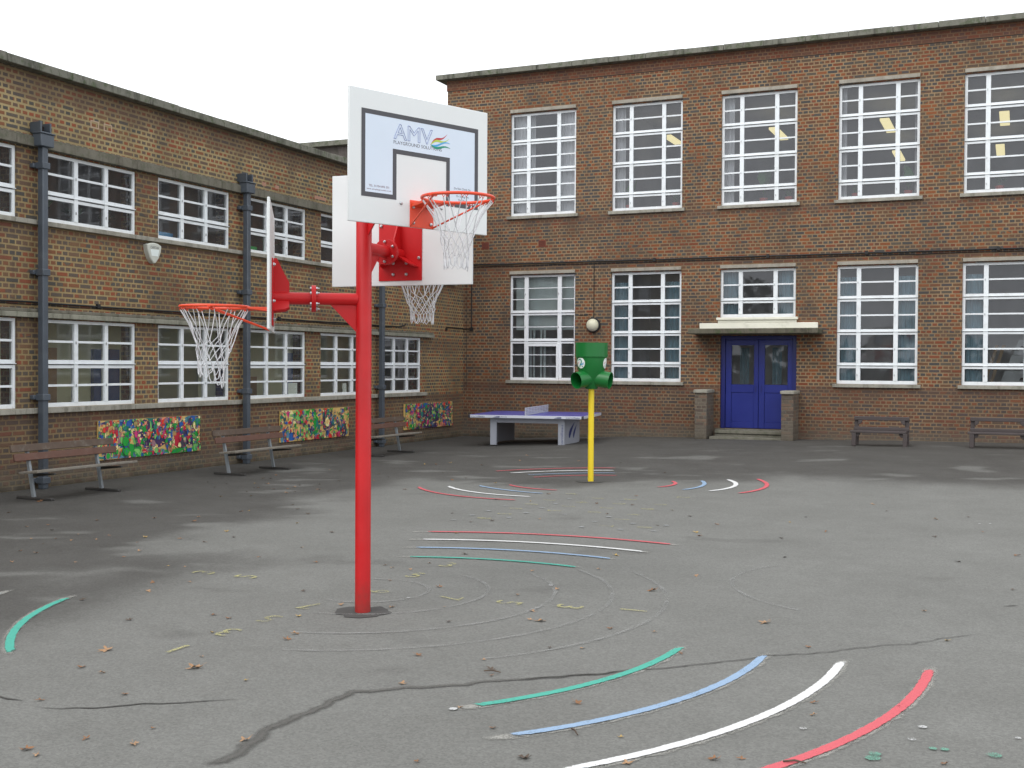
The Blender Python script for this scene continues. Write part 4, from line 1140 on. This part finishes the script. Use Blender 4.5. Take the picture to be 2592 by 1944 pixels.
mural(17.92, 20.32, .298, .888, 9,
      [(.1, .8, .25, .15, 9), (.3, .85, .3, .12, 6), (.15, .5, .3, .16, 0), (.2, .15, .35, .07, 1), (.48, .4, .2, .2, 3), (.45, .9, .2, .08, 3), (.42, .5, .07, .3, 0), (.68, .6, .25, .2, 10),
       (.9, .85, .25, .08, 0), (.9, .2, .2, .14, 10), (.75, .1, .3, .06, 0), (.52, .05, .15, .05, 2), (.1, .2, .06, .15, 2)],
      'painted mural of yellow and green picture squares, left of the red post', 430, .85,
      [(18.1+.13*i, .655, .05, .03, (1, 2, 9, 12, 3, 2)[i], 6, .05) for i in range(6)] + [(19.5, .62, .09, .08, 9, 16, .35), (19.5, .62, .05, .045, 0, 12, .3)])
mural(22.66, 25.06, .295, .875, 15,
      [(.1, .85, .2, .1, 3), (.25, .9, .2, .08, 11), (.4, .85, .25, .1, 1), (.55, .75, .2, .12, 5), (.8, .85, .3, .1, 13), (.15, .1, .3, .06, 3), (.5, .1, .5, .08, 5), (.8, .12, .25, .08, 4), (.9, .4, .2, .2, 13), (.5, .5, .6, .2, 5), (.9, .7, .15, .08, 1)],
      'dark multicoloured painted mural in the far corner by the table', 460, .8)

# ------------------------------------------------------------------ small fittings on the walls
ab = empty('alarm_box', (XL, 14.45, 3.53), 'off white shield shaped alarm box on the low wing', 'alarm box')
sh = [(-.165, .095), (-.09, .125), (0, .135), (.09, .125), (.165, .095), (.15, 0), (.10, -.11), (.03, -.185), (0, -.195), (-.03, -.185), (-.10, -.11), (-.15, 0)]
m = MB()
P0 = lambda y, z, d, k=1.0: PL(14.45+y*k, -d, 3.53+z*k)
n = len(sh); vs = []
for d, k in ((.001, 1.0), (.075, 1.0), (.09, .93)): vs += [P0(y, z, d, k) for y, z in sh]
fs = [(q*n+i, q*n+(i+1) % n, (q+1)*n+(i+1) % n, (q+1)*n+i) for q in (0, 1) for i in range(n)] + [tuple(range(2*n, 3*n))]
m.add(vs, fs); m.build('case', M['alarm'], ab, bevel=.008)
m = MB(); q = [(-.10, .03), (.10, .03), (.075, -.075), (-.075, -.075)]
m.add([P0(y, z, .0915) for y, z in q], [(0, 1, 2, 3)]); m.build('panel', M['alarm_pale'], ab, recalc=False, smooth=False)
RL = Matrix(((0, 0, 1, 0), (1, 0, 0, 0), (0, 1, 0, 0), (0, 0, 0, 1)))      # text plane facing +x, reading along +y
m = MB(); m.mesh(*fit_text('CAPSTAN', .19, .04), Matrix.Translation((XL+.0918, 14.45, 3.568)) @ RL); m.build('lettering', M['ink'], ab, recalc=False, smooth=False)

wl = empty('wall_lamp', (-9.18, YR, 2.716), 'round cream bulkhead lamp between two ground floor windows', 'lamp')
m = MB(); m.lathe([(.175, 0), (.175, .05), (.16, .075), (.14, .075)], 36, (-9.18, YR-.001, 2.716), (0, -1, 0)); m.build('base', M['lamp_base'], wl)
m = MB(); m.lathe([(.148, .06), (.146, .10), (.125, .15), (.085, .185), (.04, .2), (.0005, .204)], 36, (-9.18, YR-.001, 2.716), (0, -1, 0)); m.build('globe', M['lamp_globe'], wl)

def notice(y0, y1, z0, z1, lab):
    m = MB(P=PL); m.box(y0, y1, .072, .074, z0, z1, 0)
    for k in range(7):
        z = z1-.03-k*.024; m.box(y0+.03, y1-.03-.03*(k % 3), .0712, .0718, z-.008, z, 1)
    o = m.build('paper_notice', [M['paper'], M['alarm']], None)
    tag(o, lab, 'notice')
notice(18.33, 18.63, 1.19, 1.40, 'large white paper notice taped inside a ground floor window')
notice(20.25, 20.40, 1.18, 1.37, 'small white paper notice in the window left of the red pole')

# ------------------------------------------------------------------ things on the window ledges
def leafy(mb, o, n, h, w, seed, up=.6, m=0):
    rn = random.Random(seed)
    for i in range(n):
        a = rn.uniform(0, 2*PI); e = rn.uniform(.2, 1.0)
        base = o+Vector((rn.uniform(-.02, .02), rn.uniform(-.02, .02), rn.uniform(0, h*.45)))
        tip = o+Vector((math.cos(a)*w*e, math.sin(a)*w*e, h*rn.uniform(up*.5, 1)))
        d = (tip-base); s = d.cross(Vector((0, 0, 1))); s = s.normalized()*d.length*rn.uniform(.16, .28) if s.length > 1e-4 else Vector((.03, 0, 0))
        mid = base+d*.6+Vector((0, 0, .06*h))
        mb.tube([base, base+d*.3], .003, 4)
        mb.add([base+d*.25, mid+s, tip, mid-s], [(0, 1, 2, 3)], m)
def potted(x, y, z, h, w, lab, seed, mat='plant', pot='terracotta', grp='potted plants on the upper window ledges', n=16):
    t_ = empty('potted_plant', (x, y, z), lab, 'plant', grp)
    m = MB(); m.lathe([(.06, 0), (.085, .11), (.092, .11), (.092, .14), (.08, .14), (.078, .12), (.001, .12)], 18, (x, y, z)); m.build('pot', M[pot], t_)
    m = MB(); leafy(m, Vector((x, y, z+.12)), n, h, w, seed); m.build('foliage', M[mat], t_, recalc=False)
def ledge(P, parent, u0, u1, z):
    m = MB(P=P); m.box(u0, u1, .135, .46, z-.03, z); m.build('inner_ledge', M['frame'], parent)
for a, b in UC: ledge(PR, tall, a, b, 5.40)
for a, b in LC: ledge(PL, low, a, b, 3.775)
Yp = YR+.34
potted(-8.42, Yp, 5.40, .62, .2, 'tall broad leaved plant in terracotta pot, left side of the second upper window', 1)
potted(-7.30, Yp, 5.40, .25, .14, 'small terracotta pot plant at the right of the second upper window', 2)
potted(-5.28, Yp, 5.40, .72, .24, 'big leaved terracotta pot plant in the middle of the upper window above the blue doors', 3)
potted(-4.72, Yp, 5.40, .24, .15, 'small terracotta pot plant at the right of the upper window above the blue doors', 4)
potted(-3.28, Yp, 5.40, .28, .13, 'small terracotta pot plant at the left of the fourth upper window', 5)
potted(-2.20, Yp, 5.40, .66, .17, 'tall leafy terracotta pot plant at the right of the fourth upper window', 6)
potted(-.40, Yp, 5.40, .3, .2, 'terracotta pot plant in the rightmost upper window', 7)
for y, h, lab, s, mt in ((12.55, .38, 'spiky plant at the left of the first wide upper window of the low wing', 11, 'plant_dark'), (13.15, .2, 'bushy low plant in the middle of the first wide upper window of the low wing', 12, 'plant_dark'),
                     (13.8, .22, 'bushy plant at the right of the first wide upper window of the low wing', 13, 'plant_dark'), (18.1, .3, 'trailing plant beside the green tub in the low wing window', 14, 'plant'),
                     (18.55, .28, 'leafy plant at the right of the window behind the edge on backboard', 15, 'plant_dark'), (19.6, .34, 'leafy plant in the upper window next to the rear backboard', 16, 'plant')):
    potted(XL-.32, y, 3.775, h, .2, lab, s, mt, 'leg_dark', 'potted plants in the low wing windows', 26)
def tub(y, mt, lab):
    m = MB(P=PL); m.prism([(-.16, 0), (.16, 0), (.185, .13), (-.185, .13)], (y, .2, 3.776), (1, 0, 0), (0, 0, 1), (0, .2, 0))
    tag(m.build('storage_tub', M[mt], None, bevel=.01), lab, 'tub')
tub(15.05, 'box_blue', 'blue plastic tub on the ledge of an upper low wing window')
tub(17.35, 'box_green', 'green plastic tub on the ledge of an upper low wing window')
# lit fluorescent fittings on the classroom ceiling
for i, (x, y, l) in enumerate(((-8.44, 29.75, 1.1), (-5.71, 30.0, 1.5), (-3.03, 30.0, 1.6), (-3.17, 34.4, 0), (-.37, 30.2, 1.5), (-.52, 34.5, 0))):
    l = l or 1.5
    m = MB(); m.box(x-.11, x+.11, y-l/2, y+l/2, 7.72, 7.78)
    tag(m.build('ceiling_light', M['tube'], None, bevel=.01), ['lit yellow strip light seen through the second upper window', 'lit yellow strip light seen above the blue door window', 'larger lit strip light seen through the fourth upper window',
        'smaller lit strip light at the right of the fourth upper window', 'upper lit strip light in the rightmost upper window', 'lower lit strip light in the rightmost upper window'][i], 'ceiling light', 'lit strip lights in the classroom')
# vaulting box behind the last ground floor window
vx = empty('vaulting_box', (.05, YR+.9, 1.0), 'pale stepped vaulting box with hand holes behind the rightmost ground floor window', 'gym equipment')
for k in range(4):
    z0 = 1.05+k*.33; a = .62-.13*k; b = .62-.13*(k+1)+.02
    m = MB(); m.prism([(-a, 0), (a, 0), (b, .32), (-b, .32)], (.12, YR+.85, z0), (1, 0, 0), (0, 0, 1), (0, .06, 0))
    tier = m.build('tier', M['vault_white'], vx, bevel=.006)
    m = MB(); m.prism([(-.1, 0), (.1, 0), (.07, .06), (-.07, .06)], (.12, YR+.846, z0+.12), (1, 0, 0), (0, 0, 1), (0, .004, 0)); m.build('hand_hole', M['vent_dark'], tier)
for s in (-.82, -.95):
    m = MB(); m.prism([(s, 0), (s+.07, 0), (s+.45, 1.25), (s+.38, 1.25)], (.12, YR+1.0, 1.0), (1, 0, 0), (0, 0, 1), (0, .05, 0)); m.build('rail', M['vault_wood'], vx)

# ------------------------------------------------------------------ fallen leaves
def leaf_mesh(seed, mt, lobes):
    rn = random.Random(seed); pts = []; n = lobes*4
    for i in range(n):
        a = 2*PI*i/n; r = .5+.32*math.cos(lobes*a)*(.6+.4*rn.random())+rn.uniform(-.06, .06)
        pts.append((r*math.cos(a)*.9, r*math.sin(a)*.72))
    me = bpy.data.meshes.new('fallen_leaf'); cu = rn.uniform(.25, .5)
    def h(x, y): return cu*(abs(y)**1.4)*.9 + .18*max(0, x)**2 + .05*math.sin(7*x+seed)
    ins = [(x*.5, y*.5) for x, y in pts]
    vs = [(0, 0, h(0, 0))] + [(x, y, h(x, y)) for x, y in ins] + [(x, y, h(x, y)) for x, y in pts] + [(-.45, .02, .03), (-.9, .05, .12), (-.9, .0, .12), (-.45, -.02, .03)]
    fs = [(0, 1+i, 1+(i+1) % n) for i in range(n)] + [(1+i, 1+n+i, 1+n+(i+1) % n, 1+(i+1) % n) for i in range(n)] + [(2*n+1, 2*n+2, 2*n+3, 2*n+4)]
    me.from_pydata(vs, [], fs); me.materials.append(M[mt]); me.polygons.foreach_set('use_smooth', [True]*len(fs)); return me
LM = [leaf_mesh(1, 'leaf1', 5), leaf_mesh(2, 'leaf2', 5), leaf_mesh(3, 'leaf2', 4), leaf_mesh(4, 'leaf3', 5), leaf_mesh(5, 'leaf4', 3), leaf_mesh(6, 'leaf3', 3), leaf_mesh(7, 'leaf1', 4)]
LB = ['pale tan curled leaf lying on the tarmac', 'mid brown curled leaf lying on the tarmac', 'mid brown curled leaf lying on the tarmac', 'dark wet leaf lying on the tarmac', 'yellowish leaf lying on the tarmac', 'dark wet leaf lying on the tarmac', 'pale tan curled leaf lying on the tarmac']
LG = ['pale tan leaves scattered on the tarmac', 'brown leaves scattered on the tarmac', 'brown leaves scattered on the tarmac', 'dark leaves scattered on the tarmac', 'yellow leaves scattered on the tarmac', 'dark leaves scattered on the tarmac', 'pale tan leaves scattered on the tarmac']
LEAF = [(-8.82,9.04),(-8.66,8.42),(-7.54,8.5),(-7.42,8.16),(-7.61,7.77),(-5.7,8.68),(-6.32,8.69),(-6.1,7.46),(-6.36,7.32),(-6.14,7.02),(-5.07,7.54),(-6.36,6.56),(-5.15,6.55),(-4.99,6.51),(-4.59,6.77),(-4.53,7.23),(-4.31,6.32),(-4.82,6.12),(-4.48,5.59),(-4.76,5.06),(-4.95,5.1),(-3.92,5.27),(-4.34,4.78),(-4.66,4.51),(-3.81,4.39),(-3.99,4.14),(-4.02,3.87),(-3.73,4.17),(-4.27,6.17),(-5.57,6.18),(-9.61,9.42),(-10.82,10.0),(-9.29,9.15),(-9.72,9.23),(-9.42,9.94),(-8.48,9.12),(-7.69,9.26),(-7.34,9.2),(-6.59,8.0),(-6.75,7.97),(-8.53,8.02),(-8.32,8.0),(-8.12,7.54),(-8.59,10.66),(-8.41,10.36),(-8.99,10.38),(-8.41,11.36),(-8.46,11.28),(-7.63,11.44),(-8.28,12.08),(-8.0,11.77),(-7.59,9.87),(-7.28,9.58),(-8.08,9.19),(-7.91,8.89),(-8.58,8.71),(-8.4,8.86),(-9.02,8.62),(-8.8,8.72),(-6.28,9.32),(-6.57,10.3),(-7.29,10.72),(-4.19,8.14),(-4.15,7.31),(-3.81,7.48),(-3.56,7.06),(-3.08,7.36),(-2.49,7.34),(-2.19,7.37),(-3.31,8.45),(-3.17,7.62),(-2.66,6.68),(-2.47,6.75),(-3.32,6.17),(-2.78,6.06),(-2.72,5.94),(-3.1,5.58),(-2.61,5.31),(-2.32,5.08),(-2.43,4.51),(-1.71,5.21),(-1.57,4.88),(-1.88,6.89),(-2.09,5.64),(-4.96,8.74),(-4.77,8.72),(-4.77,9.07),(-5.07,8.81),(-5.37,10.82),(-5.61,11.66),(-5.44,11.86),(-5.01,12.23),(-6.13,12.23),(-4.71,9.66),(-3.41,10.2),(-3.11,11.98),(-3.01,11.75),(-3.63,12.3),(-3.51,13.23),(-3.31,9.44),(-3.5,8.11),(-3.8,9.12),(-2.91,6.24),(-2.46,9.49),(-4.68,8.21),(-4.46,13.01),(-4.92,13.93),(-.6,8.83),(-.93,5.95),(-.96,6.17),(-1.12,5.15),(-1.23,5.09),(-.28,5.46),(-.4,7.94),(-2.21,11.95),(-3.06,12.69),(-2.35,13.21),(-1.96,10.78),(-.78,12.77),(-.33,13.36),(-.86,14.25),(.01,11.82),(-.48,11.22),(-1.69,15.39),(-1.46,14.78),(-.02,9.99),(-1.19,7.38),(-1.87,12.65),(-2.26,13.76),(-.52,14.62),(-9.31,17.94),(-9.21,18.31),(-9.37,16.08),(-8.94,15.18),(-8.98,15.7),(-7.9,14.28),(-7.9,15.75),(-7.83,16.09),(-8.51,16.65),(-8.17,19.01),(-8.22,20.17),(-7.15,19.28),(-5.19,17.98),(-6.35,19.24),(-7.11,15.62),(-5.87,14.66),(-6.25,13.74),(-5.77,13.78),(-4.91,13.91),(-4.72,14.97),(-4.46,13.99),(-3.85,13.68),(-9.5,17.88),(-9.63,17.02),(-8.48,18.06),(-8.47,20.03),(-10.73,15.19),(-10.6,14.67),(-10.6,13.78),(-10.27,14.01),(-10.45,13.31),(-9.92,13.52),(-9.87,13.55),(-10.07,14.05),(-10.5,14.73),(-9.57,13.49),(-9.15,13.19),(-9.42,13.61),(-9.47,13.86),(-9.12,13.36),(-9.54,14.09),(-9.37,14.35),(-9.39,14.92),(-8.98,13.73),(-10.47,16.34),(-10.24,16.3),(-9.34,12.67),(-9.65,12.42),(-11.01,13.86),(-9.71,13.06),(-8.74,13.6)]
def put_leaf(x, y, k, s, lab, grp):
    o = bpy.data.objects.new('fallen_leaf', LM[k]); COL.objects.link(o)
    o.location = (x, y, gz(x, y)+.006); o.scale = (s, s, s*rnd.uniform(.7, 1.5))
    o.rotation_euler = (rnd.uniform(-.2, .2), rnd.uniform(-.2, .2), rnd.uniform(0, 6.28))
    tag(o, lab, 'leaf', grp)
for x, y in LEAF:
    far = y > 9.5
    k = rnd.choice((1, 2, 3, 3, 5, 5, 0, 4) if far else (0, 1, 2, 6, 6, 4, 1, 3))
    put_leaf(x, y, k, rnd.uniform(.026, .05) if not far else rnd.uniform(.035, .06), LB[k], LG[k])
BIGL = ['big pale tan leaf on bare tarmac, left foreground, lower of two', 'big tan lobed leaf on the tarmac in front of the red post', 'pinkish tan leaf beside the dark seam in the foreground', 'dark brown curled leaf in the bottom left corner',
        'big tan leaf on the tarmac right of the red post', 'brown leaf lying right of the faint painted rings', 'dark leaf between the seam and the blue arc in the foreground', 'long tan leaf alone on bare tarmac at the right', 'rusty orange leaf at the foot of the nearest bench']
for (x, y), k, s, lab in zip([(-5.11, 5.47), (-4.35, 5.36), (-3.3, 4.43), (-4.12, 3.91), (-3.0, 7.35), (-2.61, 8.72), (-2.01, 4.75), (-1.58, 7.96), (-11.35, 10.99)], (0, 0, 6, 1, 6, 1, 3, 0, 1), (.08, .085, .05, .05, .075, .07, .06, .085, .10), BIGL):
    put_leaf(x, y, k, s, lab, None)
for x, y, a, lab in ((-.89, 5.18, .2, 'dark twig lying across the red arc in the foreground'), (-2.74, 5.99, .1, 'short dark twig on the tarmac near the crack'), (-1.93, 5.17, -.9, 'thin dark twig lying on the blue arc')):
    m = MB(); m.tube([(x-.05*math.cos(a), y-.05*math.sin(a), .012), (x, y+.006, .018), (x+.05*math.cos(a), y+.05*math.sin(a), .012)], [.004, .005, .003], 6)
    tag(m.build('twig', M['leaf3'], None), lab, 'twig')

# ------------------------------------------------------------------ trees across the yard, mirrored in the ground floor windows
def clump(mb, c, r, n, rn, sz=.5):
    for i in range(n):
        d = Vector((rn.gauss(0, 1), rn.gauss(0, 1), rn.gauss(0, 1))).normalized()*(r*rn.uniform(.45, 1.05))
        p = c+Vector((d.x, d.y, d.z*.85)); a = Vector((rn.gauss(0, 1), rn.gauss(0, 1), rn.gauss(0, 1))).normalized(); b = a.orthogonal().normalized()
        q = sz*rn.uniform(.5, 1.2)
        mb.add([p-a*q, p+b*q*.5, p+a*q, p-b*q*.5], [(0, 1, 2, 3)])
rn = random.Random(3)
tr = empty('tree', (-20, -40, 0), 'broad leafy tree across the yard, seen mirrored in the window over the blue doors', 'tree')
m = MB(); m.tube([(-20, -40, 0), (-19.9, -40, 2.5), (-20.1, -40.1, 6)], [.35, .28, .12], 10)
for q in range(5): m.tube([(-20, -40, 2.6+q*.5), (-20+2.2*math.cos(q*2.4), -40+2.2*math.sin(q*2.4), 5+q*.5)], [.14, .05], 7)
m.build('trunk', M['bark'], tr)
m = MB()
for q in range(9): clump(m, Vector((-20+rn.uniform(-2.0, 2.0), -40+rn.uniform(-2.0, 2.0), rn.uniform(4.2, 7.6))), 1.4, 110, rn, .35)
m.build('crown', M['foliage'], tr, recalc=False, smooth=False)
m = MB()
x = -46
while x < 60:
    clump(m, Vector((x, -62+rn.uniform(-3, 3), rn.uniform(1.0, 2.6))), rn.uniform(2, 3.4), 60, rn, .9); x += rn.uniform(1.6, 3.2)
tag(m.build('tree_line', M['foliage'], None, recalc=False, smooth=False), None, None, None, 'stuff')

# ------------------------------------------------------------------ camera
f_, yaw, pitch, roll, W_ = 2921.14, .4133, .0166, .0057, 2592
cy_, sy_ = math.cos(yaw), math.sin(yaw); cp, sp = math.cos(pitch), math.sin(pitch); cr, sr = math.cos(roll), math.sin(roll)
RY = Matrix(((cy_, 0, sy_), (0, 1, 0), (-sy_, 0, cy_))); RX = Matrix(((1, 0, 0), (0, cp, -sp), (0, sp, cp))); RZ = Matrix(((cr, -sr, 0), (sr, cr, 0), (0, 0, 1)))
Mc = RZ @ RX @ RY
tob = lambda v: Vector((v[0], v[2], -v[1]))
right, down, fwd = tob(Mc[0]), tob(Mc[1]), tob(Mc[2])
cam = bpy.data.cameras.new('camera'); co = bpy.data.objects.new('camera', cam); COL.objects.link(co)
cam.sensor_width = 36; cam.lens = f_/W_*36; cam.clip_end = 2000
co.matrix_world = Matrix(((right.x, -down.x, -fwd.x, 0), (right.y, -down.y, -fwd.y, 0), (right.z, -down.z, -fwd.z, 1.77), (0, 0, 0, 1)))
scn.camera = co

# ------------------------------------------------------------------ daylight
EL, AZ = R(48), R(200)
w = bpy.data.worlds.new('World'); scn.world = w; w.use_nodes = True
nt = w.node_tree; nt.nodes.clear()
sky = nt.nodes.new('ShaderNodeTexSky'); sky.sky_type = 'NISHITA'; sky.sun_disc = False
sky.sun_elevation = EL; sky.sun_rotation = AZ; sky.dust_density = 6; sky.air_density = 1.0; sky.ozone_density = 1
hs = nt.nodes.new('ShaderNodeHueSaturation'); hs.inputs['Saturation'].default_value = .10
bg = nt.nodes.new('ShaderNodeBackground'); bg.inputs['Strength'].default_value = .13
wo = nt.nodes.new('ShaderNodeOutputWorld')
# an even white cloud layer covers most of the blue
cl = nt.nodes.new('ShaderNodeMix'); cl.data_type = 'RGBA'; cl.inputs[0].default_value = .8; cl.inputs[7].default_value = (13.2, 13.6, 14.2, 1)
nt.links.new(sky.outputs[0], hs.inputs['Color']); nt.links.new(hs.outputs[0], cl.inputs[6]); nt.links.new(cl.outputs[2], bg.inputs[0]); nt.links.new(bg.outputs[0], wo.inputs[0])
sl = bpy.data.lights.new('sun', 'SUN'); sl.energy = .6; sl.angle = R(25); sl.color = (1, .97, .93)
so = bpy.data.objects.new('sun', sl); COL.objects.link(so)
d = Vector((math.sin(AZ)*math.cos(EL), math.cos(AZ)*math.cos(EL), math.sin(EL)))
so.rotation_euler = d.to_track_quat('Z', 'Y').to_euler()
vs_ = scn.view_settings; vs_.view_transform = 'Standard'; vs_.look = 'None'; vs_.exposure = 0.0; vs_.gamma = 1
